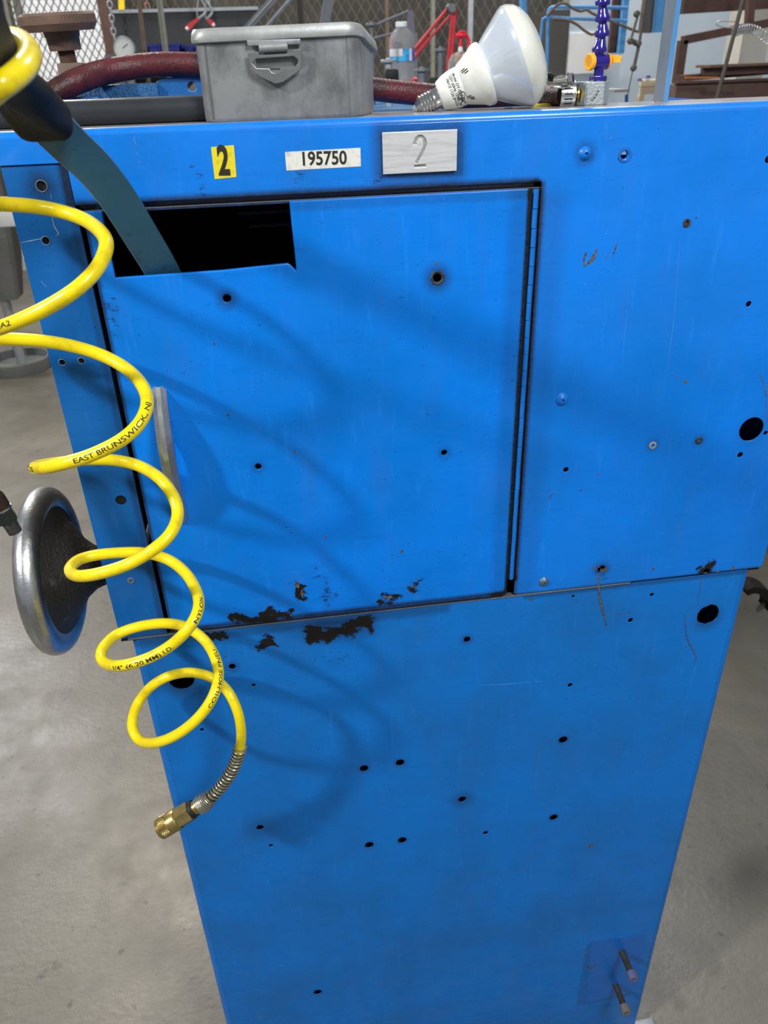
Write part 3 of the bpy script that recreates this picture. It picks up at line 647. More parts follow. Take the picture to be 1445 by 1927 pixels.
bm = B(); c1 = P(518, 117, yf); add_box(bm, (c1.x-.014, by0-.001, c1.z-.004), (c1.x+.014, by0+.0002, c1.z+.007)); obj('keeper_plate', bm, M_tind, body, smooth=False)

# ================================================================ LIGHT BULB
def bulb():
    base = P(800, 196, .052); rimc = (P(940, 12, .040)+P(1004, 198, .040))/2
    ax = (rimc-base); ax.normalize()
    Lr = (rimc-base).length; RR = (P(940, 12, .040)-P(1004, 198, .040)).length/2
    t = empty('light_bulb', (base.x+.03, .04, ZT), 'dirty white reflector light bulb lying on the cabinet top', 'light bulb')
    k = Lr/.1
    S = lambda L: [(h*k, r*k) for h, r in L]
    hint = (0, -1, 0)
    # screw
    pr = [(-.0105, .0040), (-.006, .0085)]
    n = 5
    for i in range(n): pr += [(-.0055+i*.0034, .0092), (-.0040+i*.0034, .0106), (-.0028+i*.0034, .0100)]
    pr += [(.0118, .0098), (.016, .0100), (.0165, .0098)]
    obj('screw_shell', lathe(S(pr), base, ax, 40, hint), M_nickel, t)
    obj('contact_tip', lathe(S([(-.0135, 0), (-.0133, .0018), (-.0105, .0043), (-.009, .0040), (-.008, 0)]), base, ax, 24, hint), M_ceram, t)
    hs = obj('lower_housing', lathe(S([(.0160, .0100), (.0162, .0130), (.0175, .0142), (.025, .0170), (.033, .0184), (.039, .0184), (.0412, .0184)]), base, ax, 48, hint), M_bulbw, t)
    ch = obj('collar', lathe(S([(.0405, .0180), (.0412, .0192), (.047, .0218), (.056, .0262), (.0600, .0292), (.0655, .0300), (.0675, .0292), (.068, .027)]), base, ax, 56, hint), M_bulbw, t)
    RRk = RR/k
    rf = obj('reflector_glass', lathe(S([(.0655, .0262), (.069, .0278), (.076, .0330), (.086, .0395), (.095, RRk-.0020), (.099, RRk-.0002), (.1002, RRk)]), base, ax, 64, hint), M_glassw, t)
    ln = obj('frosted_lens', lathe(S([(.1000, RRk), (.1040, RRk-.0004), (.1100, RRk-.003), (.1155, RRk-.008), (.1200, RRk-.016), (.1230, RRk-.026), (.1242, RRk-.036), (.1245, 0)]), base, ax, 64, hint), M_lens, t)
    # cooling slots
    x, y, a = frame(ax, hint)
    def surf(h, th, off=0):
        prof = [(.016, .0132), (.0175, .0142), (.025, .0170), (.033, .0184), (.0405, .0184), (.0412, .0192), (.047, .0218), (.056, .0262), (.060, .0292), (.066, .0300)]
        for (h0, r0), (h1, r1) in zip(prof, prof[1:]):
            if h <= h1: r = r0+(r1-r0)*(h-h0)/(h1-h0); break
        return base+a*h*k+(x*math.cos(th)+y*math.sin(th))*(r*k+off)
    upd = (ZT)
    for th0, hh in ((.62, .0440), (-.62, .0465)):
        for i in (-1, 0, 1):
            bm = B(); th = th0+i*.10
            sl = .0032 if i == 0 else .0020
            for (hA, hB) in ((hh-sl+(i*.0012), hh+sl+(i*.0012)),):
                q4 = [surf(hA, th-.022, .0003), surf(hB, th-.022, .0003), surf(hB, th+.022, .0003), surf(hA, th+.022, .0003)]
                add_prism(bm, q4, (surf(hA, th, 0)-surf(hA, th, .001)))
            obj('cooling_slot', fix(bm), M_blackd, ch, smooth=False)
    # printing wrapped round the housing
    def wrap(s, h, th, size, dirn=-1, mt=M_ink, spacing=1):
        me = text_mesh(s, size, size*.02, 0, spacing=spacing); bm = B(); bm.from_mesh(me)
        fine_mesh(bm, size*.3)
        for v in bm.verts:
            hh = h+v.co.y/k; R_ = (surf(hh, 0)-(base+a*hh*k)).length
            v.co = surf(hh, th+dirn*v.co.x/R_, .00015)
        return obj('printing', fix(bm), mt, hs, smooth=False)
    sgn = SG
    wrap('Model DY-15/A', .0355, .25*sgn*-1, .0031, sgn, M_prt); wrap('120V 60Hz 15W', .0318, .22*sgn*-1, .0031, sgn, M_prt)
    wrap('FM/CE 1124 2', .0281, .22*sgn*-1, .0029, sgn, M_prt); wrap('c   us', .0360, .36*sgn, .0046, sgn, M_prt); wrap('UL', .0364, .36*sgn-.03, .0032, sgn, M_prt); wrap('FC', .0350, .72*sgn, .0066, sgn, M_prt)
    wrap('WET LOC', .0315, .62*sgn, .0018, sgn, M_prt); wrap('MADE 0704', .0290, .62*sgn, .0018, sgn, M_prt)
    cx, cy = .0364, .36*sgn-.03
    bm = B(); R_ = (surf(cx, 0)-(base+a*cx*k)).length
    add_tube(bm, [surf(cx+.0027*math.cos(u)/k, cy+.0027*math.sin(u)/R_, .0001) for u in [2*PI*i/24 for i in range(25)]], .00028, 6); obj('printed_ring', fix(bm), M_prt, hs)
    # grime streaks
SG = 1
M_prt = mat('grey_printing', (.06, .06, .055), .6)
bulb()

# ================================================================ RUBBER HOSE, CLAMP, BLOCK, COOLANT HOSE
rh = empty('rubber_hose', (.05, .14, 1.48), 'dark red rubber hose running behind the metal box', 'hose')
pts = [P(50, 232, .11), P(74, 203, .105), P(105, 173, .11), P(150, 151, .12), P(200, 135, .14), P(260, 125, .15), P(320, 121, .15), P(400, 125, .15), P(500, 138, .15), P(620, 153, .15), P(705, 168, .145), P(780, 176, .14), P(860, 184, .13), P(950, 184, .115), P(1010, 179, .085), P(1045, 178, .06), P(1066, 178, .045)]
rhp = smooth_path(pts, 8)
bm = add_tube(B(), rhp, .0098, 24); obj('hose_tube', fix(bm), M_redr, rh)
hce = P(1066, 178, .045); hax = Vector((1, -.12, 0)).normalized()
cl = obj('clamp_band', lathe([(-.0065, .0100), (-.0065, .0106), (.0055, .0106), (.0055, .0100)], hce, hax, 36, (0, -1, 0)), M_steel, rh)
x_, y_, a2 = frame(hax, (0, -1, 0))
bm = B()
for k in range(7):
    th = (-1.15+.36*k)
    c = hce+hax*(-.0005)+(x_*math.cos(th)+y_*math.sin(th))*.0107; tang = (-x_*math.sin(th)+y_*math.cos(th))
    add_sweep(bm, [c-hax*.0035, c+hax*.0035], [(.0005, .0001), (-.0005, .0001), (-.0005, -.0001), (.0005, -.0001)], (x_*math.cos(th)+y_*math.sin(th)))
obj('clamp_slot', fix(bm), M_blackd, cl, smooth=False)
sc0 = P(1066, 152, .036)
bm = B(); add_box(bm, (sc0.x-.011, sc0.y-.001, sc0.z-.0055), (sc0.x+.004, sc0.y+.009, sc0.z-.0035), .0008); add_box(bm, (sc0.x-.006, sc0.y+.000, sc0.z-.004), (sc0.x+.003, sc0.y+.011, sc0.z+.0035), .0015); obj('clamp_housing', fix(bm), M_steel, rh)
bm = B(); sa = Vector((.75, -.62, .1)).normalized(); s0 = P(1074, 148, .03); add_lathe(bm, cylp(.0042, .004, .0005), s0-sa*.002, sa, 6); add_lathe(bm, cylp(.0048, .0015, .0003), s0-sa*.0032, sa, 20); add_cyl(bm, s0-sa*.014, s0-sa*.002, .0028)
sc = obj('clamp_screw', fix(bm), M_steel, rh, angle=30)
bm = B(); f0 = s0+sa*.0021; xx, yy, _ = frame(sa); d = (xx*.7+yy*.7); add_sweep(bm, [f0-d*.0035, f0+d*.0035], [(.0006, .0002), (-.0006, .0002), (-.0006, -.0002), (.0006, -.0002)], sa); obj('screw_slot', fix(bm), M_blackd, sc, smooth=False)
bm = B(); q0 = hce+hax*.004; add_lathe(bm, [(0, 0), (0, .0042), (.004, .0042), (.0042, .0055), (.0055, .0055), (.0057, .0036), (.0065, .0036), (.0065, 0)], q0, hax, 20); obj('barb', fix(bm), M_brass, rh)
bm = B(); add_lathe(bm, cylp(.0068, .0062, .0008), q0+hax*.0062, hax, 6, (0, -.3, 1)); obj('brass_nut', fix(bm), M_brass, rh, angle=25)
# zinc block
blk = empty('manifold_block', (0, 0, 0), 'zinc plated valve block with chamfered sides beneath the coolant hose', 'block')
yb = .036; l0, l1 = P(1101, 195, yb), P(1137, 195, yb); zt_ = P(1118, 154, yb).z
blk.location = (l0.x, yb, ZT); WL[blk] = Vector(blk.location)
xa, xb = l0.x, P(1134, 195, yb).x; xc = xb+.0085
pl = [(xa-.005, yb+.006), (xa, yb), (xb, yb), (xc, yb+.010), (xc, yb+.026), (xa-.005, yb+.026)]
bm = B(); add_prism(bm, [Vector((a2_, b2_, ZT)) for a2_, b2_ in pl], (0, 0, zt_-ZT)); fix(bm); bmesh.ops.bevel(bm, geom=bm.edges[:], offset=.0007, segments=2, affect='EDGES'); obj('block_body', bm, M_zinc, blk, angle=30)
bm = B(); c = P(1122, 178, yb); 
for dx, dz, rx, rz in ((0, 0, .0014, .0012), (-.0014, -.0022, .0016, .0009), (.0012, .0022, .0009, .0012), (-.0032, -.0040, .0010, .0007)):
    add_prism(bm, [Vector((c.x+dx+rx*math.cos(2*PI*k/9)*random.uniform(.6, 1.1)+.4*rz*math.sin(2*PI*k/9), yb-.0001, c.z+dz+rz*math.sin(2*PI*k/9)*random.uniform(.6, 1.1))) for k in range(9)], (0, .0002, 0))
obj('gouge_mark', fix(bm), M_chip, blk, smooth=False)
# articulated coolant hose
yh = yb+.013
def zc(px, py): return P(px, py, yh)
b0 = zc(1125, 152); b0.z = zt_
ch = empty('coolant_hose', b0, 'segmented violet-blue coolant hose with amber valve knob', 'hose')
top = b0
bm = B(); zz = P(1124, 143, yh).z; s13 = 12*pxm(1125, 150, yh)
add_box(bm, (b0.x-s13, yh-.005, zt_-.0005), (b0.x+s13, yh+.006, zz), .0005); obj('hose_base', fix(bm), M_blu2, ch, angle=30)
bm = B()
for sx in (-1, 1): add_box(bm, (b0.x+sx*s13*.75-.0012, yh-.0053, zz-.0035), (b0.x+sx*s13*.75+.0012, yh-.0049, zz-.0012))
obj('base_notch', bm, M_blackd, ch, smooth=False)
vz = P(1126, 116, yh); rr_ = 8.5*pxm(1126, 116, yh)
add_ = lathe([(0, rr_*1.02), (vz.z-zz, rr_*1.0)], (b0.x, yh, zz-.0005), (0, 0, 1), 24); bm = add_
add_lathe(bm, [(0, 0), (0, rr_*.9), (.010, rr_*.9), (.0105, 0)], (vz.x, yh, vz.z+.004), (0, 0, 1), 24); obj('valve_stem', fix(bm), M_blu2, ch)
vr = 13.5*pxm(1126, 116, yh)*.9; vl, vrr = P(1109, 116, yh-.004), P(1146, 115, yh)
vax = Vector((1, .28, 0)).normalized(); vc = Vector((vz.x, yh, vz.z))
hl = (vrr.x-vl.x)/2
obj('valve_barrel', lathe([(-hl*.8, 0), (-hl*.8, vr*.92), (-hl*.2, vr), (hl*.8, vr), (hl*.85, 0)], vc, vax, 32), M_blu2, ch)
kn = obj('valve_knob', lathe([(-hl*1.02, 0), (-hl*1.02, vr*.62), (-hl*1.06, vr*.66), (-hl*1.1, vr*.98), (-hl*1.02, vr*1.12), (-hl*.74, vr*1.12), (-hl*.72, 0)], vc, vax, 36), M_org, ch, label='round amber valve end cap')
obj('knob_recess', lathe([(-hl*1.04, 0), (-hl*1.04, vr*.60), (-hl*1.0, vr*.60)], vc, vax, 28), M_orgd, kn)
hd = obj('valve_handle', lathe([(hl*.8, 0), (hl*.8, vr*1.08), (hl*.98, vr*1.05), (hl*1.0, vr*.5), (hl*1.08, .0)], vc, vax, 32), M_org, ch)
h0 = vc+vax*hl*.98; h1 = P(1169, 112, yh-.004); bm = B()
add_sweep(bm, smooth_path([h0+Vector((0, 0, .0006)), h0.lerp(h1, .5)+Vector((0, 0, .0012)), h1], 5), lambda t_: [(.0032*(1-t_*.3), .0015), (-.0032*(1-t_*.3), .0015), (-.0036*(1-t_*.6), -.0015), (.0036*(1-t_*.6), -.0015)], (0, -1, 0)); obj('handle_blade', fix(bm), M_org, hd, angle=30)
sp = [(1126, 101, 1130, 92), (1130, 93, 1136, 66), (1133, 67, 1137, 38), (1134, 38, 1138, 9), (1136, 9, 1136, -22)]
sp = [(1127.5, 96, 1132, 68), (1133, 66, 1134, 41), (1134, 37, 1134, 11), (1134, 7, 1136, -18), (1136, -22, 1140, -48), (1141, -52, 1150, -78)]
u1 = pxm(1130, 60, yh)
for (x0, y0, x1, y1) in sp:
    A_, C_ = P(x0, y0, yh), P(x1, y1, yh); L0 = (C_-A_).length
    obj('hose_segment', lathe([(-.0012, 0), (-.0012, 11.8*u1), (0, 13.2*u1), (.0013, 13.4*u1), (L0*.45, 10.0*u1), (L0*.78, 8.2*u1), (L0*.80, 7.2*u1), (L0*1.02, 7.4*u1), (L0*1.2, 9.5*u1), (L0*1.25, 0)], A_, C_-A_, 32), M_blu2, ch)

# small bits on the top
bm = B(); c = P(1022, 197, .06); add_box(bm, (c.x-.010, .055, ZT), (c.x+.010, .061, ZT+.0022), .0006); o = obj('yellow_stick', fix(bm), M_yst); tag(o, 'small yellow plastic stick behind the light bulb', 'stick')
bm = B(); c = PZ(956, 204, ZT); blob_ = [Vector((c.x+.004*math.cos(2*PI*k/9)*random.uniform(.7, 1.1), c.y+.0045*math.sin(2*PI*k/9), ZT)) for k in range(9)]; add_prism(bm, blob_, (0, 0, .0006)); o = obj('paint_flake', fix(bm), M_skyblue, smooth=False); tag(o, 'bright blue paint flake below the bulb', 'flake')
# blue upright post standing on the back of the deck
yp = .060; pz0 = P(1243, 194, yp); s9 = pxm(1243, 194, yp)
bp0 = empty('upright_post', (pz0.x, yp, ZT), 'tall square steel post, worn grey on one face and blue on the other', 'post')
hx = 14*s9
bm = B(); cs = [(-hx, .001), (0, -.004), (hx, .001), (0, .008)]
A = [Vector((pz0.x+a2_, yp+b2_, ZT)) for a2_, b2_ in cs]
add_prism(bm, A, (0, 0, .75)); obj('post_bar', fix(bm), M_skyblue, bp0, smooth=False)
bm = B(); f = [A[0]+Vector((-.0001, -.00025, 0)), A[1]+Vector((0, -.0003, 0)), A[1]+Vector((0, -.0001, 0)), A[0]]; add_prism(bm, f, (0, 0, .75)); obj('worn_face', fix(bm), mat('rubbed_grey_steel', (.13, .17, .21), .42, .3, col2=(.20, .20, .24), thr=(.4, .6), scale=40, stretch=(1, 1, .3)), bp0, smooth=False)
bm = B(); random.seed(8)
for q in range(3):
    c = P(1236+q*9, 191, yp-.006); add_tube(bm, [c+Vector((.004*math.cos(u*.9+q), .002*math.sin(u*.9), .0012*math.sin(u*1.7+q)-.001)) for u in [k*.5 for k in range(14)]], .00035, 6)
o = obj('wire_shavings', fix(bm), M_steel); tag(o, 'curl of fine metal swarf at the foot of the blue post', 'swarf')

# ================================================================ KNURLED KNOB (top left)
yk = .18; kc = P(111, 43, yk); kl, kr = P(38, 45, yk), P(184, 45, yk); Rk = (kr-kl).length/2*.97
kt = empty('clamp_screw', (kc.x, yk, 1.4268), 'brown knurled clamp screw with threaded stem behind the black grip', 'clamp screw')
zk1, zk0 = P(111, 24, yk).z, P(111, 59, yk).z
def kn_mod(r, h, k): return r*(1+(.008 if k % 2 else -.004)) if abs(r-Rk) < 1e-6 else r
kax = Vector((-.03, -.05, 1)).normalized(); k0p = Vector((kc.x, yk, zk0))
kdisc = obj('knurled_wheel', lathe([(.004, 0), (.001, Rk*.84), (0, Rk*.90), (.004, Rk-.0008), (.0055, Rk), (zk1-zk0-.002, Rk), (zk1-zk0, Rk-.0015), (zk1-zk0, 0)], k0p, kax, 180, rmod=kn_mod), M_rustk, kt, angle=20)
sR = lambda n: n*pxm(118, 90, yk)
zh0 = P(122, 95, yk).z
obj('hub', lathe([(0, 0), (0, sR(29)), (.001, sR(30)), (.010, sR(31)), (.011, sR(33)), (zk0-zh0+.004, sR(34)), (zk0-zh0+.004, 0)], (kc.x+.001, yk, zh0), (-.03, -.05, 1), 36), M_rustk, kt)
zs0 = P(126, 120, yk).z; pr = [(0, 0)]
nth = 9; Lh = zh0-zs0
for k in range(nth): pr += [(Lh*k/nth, sR(15)), (Lh*(k+.5)/nth, sR(17))]
pr += [(Lh, sR(15)), (Lh, 0)]
obj('threaded_stem', lathe(pr, (kc.x+.0015, yk, zs0), (-.02, -.03, 1), 30), M_rustk, kt, angle=20)
bm = B(); w2 = sR(24); add_box(bm, (kc.x+.0015-w2+.002, yk-.010, 1.4268), (kc.x+.0015+w2+.002, yk+.012, zs0+.0005), .0015); obj('stem_block', fix(bm), mat('chipped_brown_block', (.16, .11, .085), .6, .2, col2=(.40, .40, .35), thr=(.58, .64), scale=70), kt)

# ================================================================ HAND LEVER
lv = empty('hand_lever', (-.12, -.02, 1.35), 'bent blue-grey flat steel lever with a black rubber grip', 'lever')
lp = [P(330, 590, .06), P(318, 540, .022), P(300, 500, .004), P(262, 437, -.015), P(222, 372, -.030), P(180, 318, -.045), P(134, 274, -.062), P(84, 224, -.085)]
LV = smooth_path(lp, 6)
wl = .0265; tl = .0050
bm = add_sweep(B(), LV, [(wl/2, tl/2), (-wl/2, tl/2), (-wl/2, -tl/2), (wl/2, -tl/2)], (0, -1, .15)); obj('lever_blade', bm, M_leverb, lv, angle=30)
bm = add_sweep(B(), LV, [(-wl/2-.0002, tl/2+.0003), (-wl/2-.0006, tl/2), (-wl/2-.0006, -tl/2), (-wl/2+.0010, -tl/2-.0003), (-wl/2+.0014, -tl/2), (-wl/2, tl/2)], (0, -1, .15)); obj('pale_edge', bm, M_levere, lv, angle=30)  # paler strip along one edge of the blade
gp = [P(84, 231, -.083), P(58, 200, -.110), P(22, 150, -.155), P(-12, 100, -.205), P(-50, 45, -.26), P(-95, -20, -.33)]
GP = smooth_path(gp, 5)
bm = add_sweep(B(), GP, lambda t_: rrect(.0355*(1.0 if t_ > .02 else .97), .024*(1 if t_ > .02 else .95), .0085, 6), (0, -1, .15)); gr = obj('rubber_grip', bm, M_black, lv, angle=50)
bm = add_tube(B(), [q+Vector((-.007, -.0118, -.006)) for q in GP[1:]], .0007, 6); obj('mould_seam', fix(bm), M_blackd, gr)

# ================================================================ YELLOW COIL HOSE
YH = -.065; DY = .038
F, Bk, S_ = YH-DY, YH+DY, YH
tr = [(-70, 112, -.17), (-30, 82, -.165), (5, 72, -.165), (32, 74, -.18), (50, 86, -.205), (56, 105, -.235), (46, 126, -.258), (22, 148, -.270), (-10, 170, -.275), (-70, 222, -.26), (-140, 290, -.20), (-170, 340, -.14), (-140, 373, -.09), (-75, 383, -.04),
      (0, 384, Bk), (60, 388, Bk), (115, 398, Bk+.004), (160, 414, Bk-.006), (190, 437, S_+.012), (200, 463, S_-.006), (184, 503, F+.012), (145, 543, F), (92, 577, F), (40, 602, F+.003), (0, 617, F+.012), (-45, 630, S_-.005), (-70, 638, S_+.012), (-40, 640, Bk-.008),
      (10, 638, Bk), (70, 641, Bk), (130, 650, Bk), (190, 668, Bk-.002), (238, 694, Bk-.014), (268, 726, S_+.004), (277, 760, S_-.014), (262, 797, F+.008), (225, 830, F), (170, 857, F), (120, 872, F+.003), (84, 880, F+.014), (66, 881, S_), (74, 877, S_+.016), (110, 871, Bk-.004),
      (160, 865, Bk), (215, 866, Bk), (262, 877, Bk-.002), (302, 902, Bk-.026), (328, 938, S_-.002), (334, 972, S_-.014), (320, 1005, F+.008), (290, 1033, F), (245, 1060, F), (195, 1077, F), (155, 1084, F+.008), (136, 1080, S_-.008), (133, 1068, S_+.008), (150, 1053, Bk-.008),
      (185, 1044, Bk), (230, 1040, Bk), (275, 1041, Bk), (320, 1055, Bk-.006), (353, 1083, S_+.012), (372, 1120, S_-.008), (372, 1150, F+.012), (354, 1183, F), (322, 1214, F), (280, 1238, F), (232, 1252, F+.004), (202, 1250, S_-.012), (190, 1236, S_+.004), (196, 1216, S_+.018), (220, 1194, Bk-.002),
      (262, 1179, Bk), (310, 1173, Bk), (350, 1180, Bk-.004), (385, 1205, Bk-.016), (405, 1238, S_), (411, 1272, S_-.016), (402, 1308, F+.006), (378, 1345, F), (340, 1378, F), (300, 1396, F+.008), (268, 1396, S_-.008), (251, 1376, S_+.006), (250, 1350, S_+.020), (262, 1319, Bk),
      (288, 1289, Bk), (325, 1270, Bk), (365, 1266, Bk), (402, 1277, Bk-.006), (430, 1303, S_+.012), (448, 1342, S_+.002), (454, 1382, S_), (450, 1415, S_), (438, 1447, S_), (419, 1476, S_), (396, 1500, S_), (374, 1516, S_), (350, 1530, S_)]
hp = smooth_path([P(*q) for q in tr], 8)
RH = .0052
hose = empty('coil_hose', P(150, 600, YH), 'yellow nylon coiled air hose hanging before the blue cabinet', 'hose')
tube = obj('hose_tube', fix(add_tube(B(), hp, RH, 18)), M_yel, hose)
S = [0]
for a_, b2 in zip(hp, hp[1:]): S.append(S[-1]+(b2-a_).length)
def at_s(s):
    s = max(0, min(S[-1]-1e-6, s)); lo_, hi_ = 0, len(S)-1
    while hi_-lo_ > 1:
        m_ = (lo_+hi_)//2
        if S[m_] <= s: lo_ = m_
        else: hi_ = m_
    f_ = (s-S[lo_])/(S[hi_]-S[lo_]); return hp[lo_].lerp(hp[hi_], f_), (hp[hi_]-hp[lo_]).normalized()
def near_s(px, py, lo_s=0, hi_s=9):
    best = min((i for i in range(len(hp)) if hp[i].y < YH+.006), key=lambda i: (proj(hp[i])[0]-px)**2+(proj(hp[i])[1]-py)**2); return S[best]
def tube_text(s, px0, py0, px1, py1, phi, size):
    s0, s1 = near_s(px0, py0), near_s(px1, py1)
    me = text_mesh(s, size, size*.012, 0, align='LEFT'); xs = [v.co.x for v in me.vertices]; wdt = max(xs)-min(xs); x0_ = min(xs)
    bm = B(); bm.from_mesh(me); fine_mesh(bm, .0009); d_ = 1 if s1 > s0 else -1
    for v in bm.verts:
        u = (v.co.x-x0_)/wdt; p, T = at_s(s0+(s1-s0)*u); Tp = T*d_
        e_ = (CAM-p); e_ = (e_-Tp*e_.dot(Tp)).normalized(); up_ = e_.cross(Tp)
        th = phi+v.co.y/RH; v.co = p+(e_*math.cos(th)+up_*math.sin(th))*(RH+.0001)
    obj('printing', fix(bm), M_ink, tube, smooth=False)
tube_text('EAST BRUNSWICK, NJ', 140, 863, 273, 765, -.1, .0056)
tube_text('1/4" (6.20 MM) I.D.', 222, 1252, 328, 1211, -.40, .0054)
tube_text('NYLON', 362, 1172, 375, 1130, -.45, .0052)
tube_text('COILHOSE PNEU', 392, 1325, 410, 1215, -.5, .0052)
tube_text('04A2', 0, 617, 32, 606, .2, .0052)
tube_text('CS', 62, 881, 76, 881, -.2, .0052)
# spring guard
s_a, s_b = near_s(453, 1404), near_s(374, 1516)
def helix(sa, sb, turns, rf, n=16):
    out = []
    N = int(turns*n); ref = None
    for i in range(N+1):
        u = i/N; p, T = at_s(sa+(sb-sa)*u)
        if ref is None: ref, _, _ = frame(T)
        ref = (ref-T*ref.dot(T)).normalized(); y2 = T.cross(ref); th = 2*PI*turns*u
        out.append(p+(ref*math.cos(th)+y2*math.sin(th))*rf(u))
    return out
s_m = near_s(398, 1499)
obj('spring_guard', fix(add_tube(B(), helix(s_a, s_m, 17, lambda u: .0066+.0004*u), .0009, 8)), M_spring, hose)
obj('spring_flare', fix(add_tube(B(), helix(s_m, s_b-.002, 8, lambda u: .0070+.0032*math.sin(min(1, u*1.15)*PI*.55)), .00095, 8)), M_spring, hose)
obj('dark_hose_cover', fix(add_tube(B(), [at_s(s_a+.009+(s_b-s_a-.010)*k/24)[0] for k in range(25)], .0056, 14)), mat('dark_olive_cover', (.09, .085, .05), .4), hose)  # added dark tube, makes the hose look dark olive under the spring
pA, _ = at_s(s_b-.003); pB = P(302, 1560, YH-.004); cax = (pB-pA).normalized(); Lc = (pB-pA).length
CSC = lambda L: [(h, r*1.17) for h, r in L]
obj('collar_nut', lathe(CSC([(-.002, 0), (-.002, .0066), (Lc*.20, .0068), (Lc*.20, 0)]), pA, cax, 24), M_brass, hose)
obj('rubber_ring', lathe(CSC([(Lc*.15, 0), (Lc*.15, .0078), (Lc*.22, .0084), (Lc*.30, .0080), (Lc*.30, 0)]), pA, cax, 28), M_blackd, hose)
obj('hex_body', lathe(CSC([(Lc*.24, .0078), (Lc*.24, .0096), (Lc*.27, .0100), (Lc*.60, .0100), (Lc*.62, .0070), (Lc*.62, 0)]), pA, cax, 6, (.3, -1, 0)), M_brass, hose, angle=25)
sl = obj('coupler_sleeve', lathe(CSC([(Lc*.55, .0090), (Lc*.55, .0098), (Lc*.57, .0103), (Lc*.76, .0101), (Lc*.765, .0096), (Lc*.92, .0096), (Lc*.925, .0101), (Lc*1.0, .0099), (Lc*1.01, .0092), (Lc*1.01, .0060), (Lc*.9, .0055), (Lc*.9, 0)]), pA, cax, 40), M_brass, hose)
bm = B(); x_, y_, a_ = frame(cax)
for j in range(6):
    for k in range(30):
        th = 2*PI*(k+.5*(j % 2))/30; c = pA+cax*(Lc*(.78+.026*j))+(x_*math.cos(th)+y_*math.sin(th))*.0097*1.17; nr = (x_*math.cos(th)+y_*math.sin(th)); tg = (-x_*math.sin(th)+y_*math.cos(th))
        v = [bm.verts.new(c+cax*.0012), bm.verts.new(c+tg*.0012), bm.verts.new(c-cax*.0012), bm.verts.new(c-tg*.0012), bm.verts.new(c+nr*.0008)]
        for q in range(4): bm.faces.new((v[q], v[(q+1) % 4], v[4]))
obj('knurling', fix(bm), M_brass, sl, smooth=False, kind='stuff')

# ================================================================ HANDWHEEL
hwc = Vector((-.2655, .075, 1.0425)); Rw = .0905
hw = empty('handwheel', hwc, 'cast handwheel with polished silver rim at the cabinet\'s side', 'handwheel')
wax = Vector((1, -.02, 0)).normalized()
def torus_prof(R, r, n=12, flat=1.0): return [(r*flat*math.sin(2*PI*k/n), R+r*math.cos(2*PI*k/n)) for k in range(n+1)]
obj('rim', lathe(torus_prof(Rw-.013, .0135, 20, .95), hwc, wax, 96), M_alu, hw, angle=60)
obj('web', lathe([(-.002, 0), (-.002, Rw-.020), (.006, Rw-.017), (.010, Rw-.022), (.014, Rw-.034), (.022, .050), (.032, .034), (.044, .024), (.060, .0185), (.062, .015), (.062, 0)], hwc, wax, 72), M_cast, hw, angle=60)
sh = obj('shaft', lathe(cylp(.0125, .0415, .0006), hwc+wax*.03, wax, 28), M_cast, hw)

# ================================================================ PIPE FITTING at the left edge
t = empty('pipe_fitting', P(0, 950, -.05), 'brown and steel hose fitting at the left picture edge', 'fitting')
a_ = P(-30, 905, -.05); b2 = P(16, 965, -.05); ax2 = (P(40, 1010, -.05)-P(0, 945, -.05)).normalized()
q0 = P(-9, 940, -.05)
obj('brown_sleeve', lathe([(-.06, 0), (-.06, .0072), (-.004, .0072), (-.003, .0082), (.004, .0084), (.009, .0082), (.010, 0)], q0, ax2, 32), mat('dark_brown_rubber', (.035, .018, .010), .35), t)
obj('steel_ring', lathe([(.009, .0082), (.009, .0088), (.0105, .0088), (.0105, 0)], q0, ax2, 32), M_steel, t)
obj('hex_nut', lathe([(.0103, 0), (.0103, .0080), (.0115, .0088), (.0215, .0088), (.0225, .0080), (.0225, 0)], q0, ax2, 6, (.4, -1, 0)), mat('blued_steel', (.05, .06, .06), .3, .7), t, angle=25)
obj('threaded_tail', lathe([(.0225, 0), (.0225, .0062), (.034, .0058), (.034, 0)], q0, ax2, 20), M_cast, t)

# ================================================================ BACKGROUND BEHIND THE CABINET
def bar(bm, x0, y0, x1, y1, wpx, Y, t=.02, Y1=None):
    a_, c_ = P(x0, y0, Y), P(x1, y1, Y if Y1 is None else Y1); s_ = pxm((x0+x1)/2, (y0+y1)/2, Y); return add_bar(bm, a_, c_, wpx*s_, t)
def rod(bm, x0, y0, x1, y1, wpx, Y, n=12, Y1=None):
    a_, c_ = P(x0, y0, Y), P(x1, y1, Y if Y1 is None else Y1); return add_cyl(bm, a_, c_, wpx*.5*pxm(x0, y0, Y), n)
def cable(bm, pts, wpx, Y, n=8):
    return add_tube(bm, smooth_path([P(a_, b2, Y) for a_, b2 in pts], 6), wpx*.5*pxm(pts[0][0], pts[0][1], Y), n)
def column(bm, px, wpx, Y, z0=0, z1=3.2, t=None, py=60):   # truly vertical square column through that place
    p = P(px, py, Y); w_ = wpx*pxm(px, py, Y); t = t or w_; add_box(bm, (p.x-w_/2, Y, z0), (p.x+w_/2, Y+t, z1)); return bm
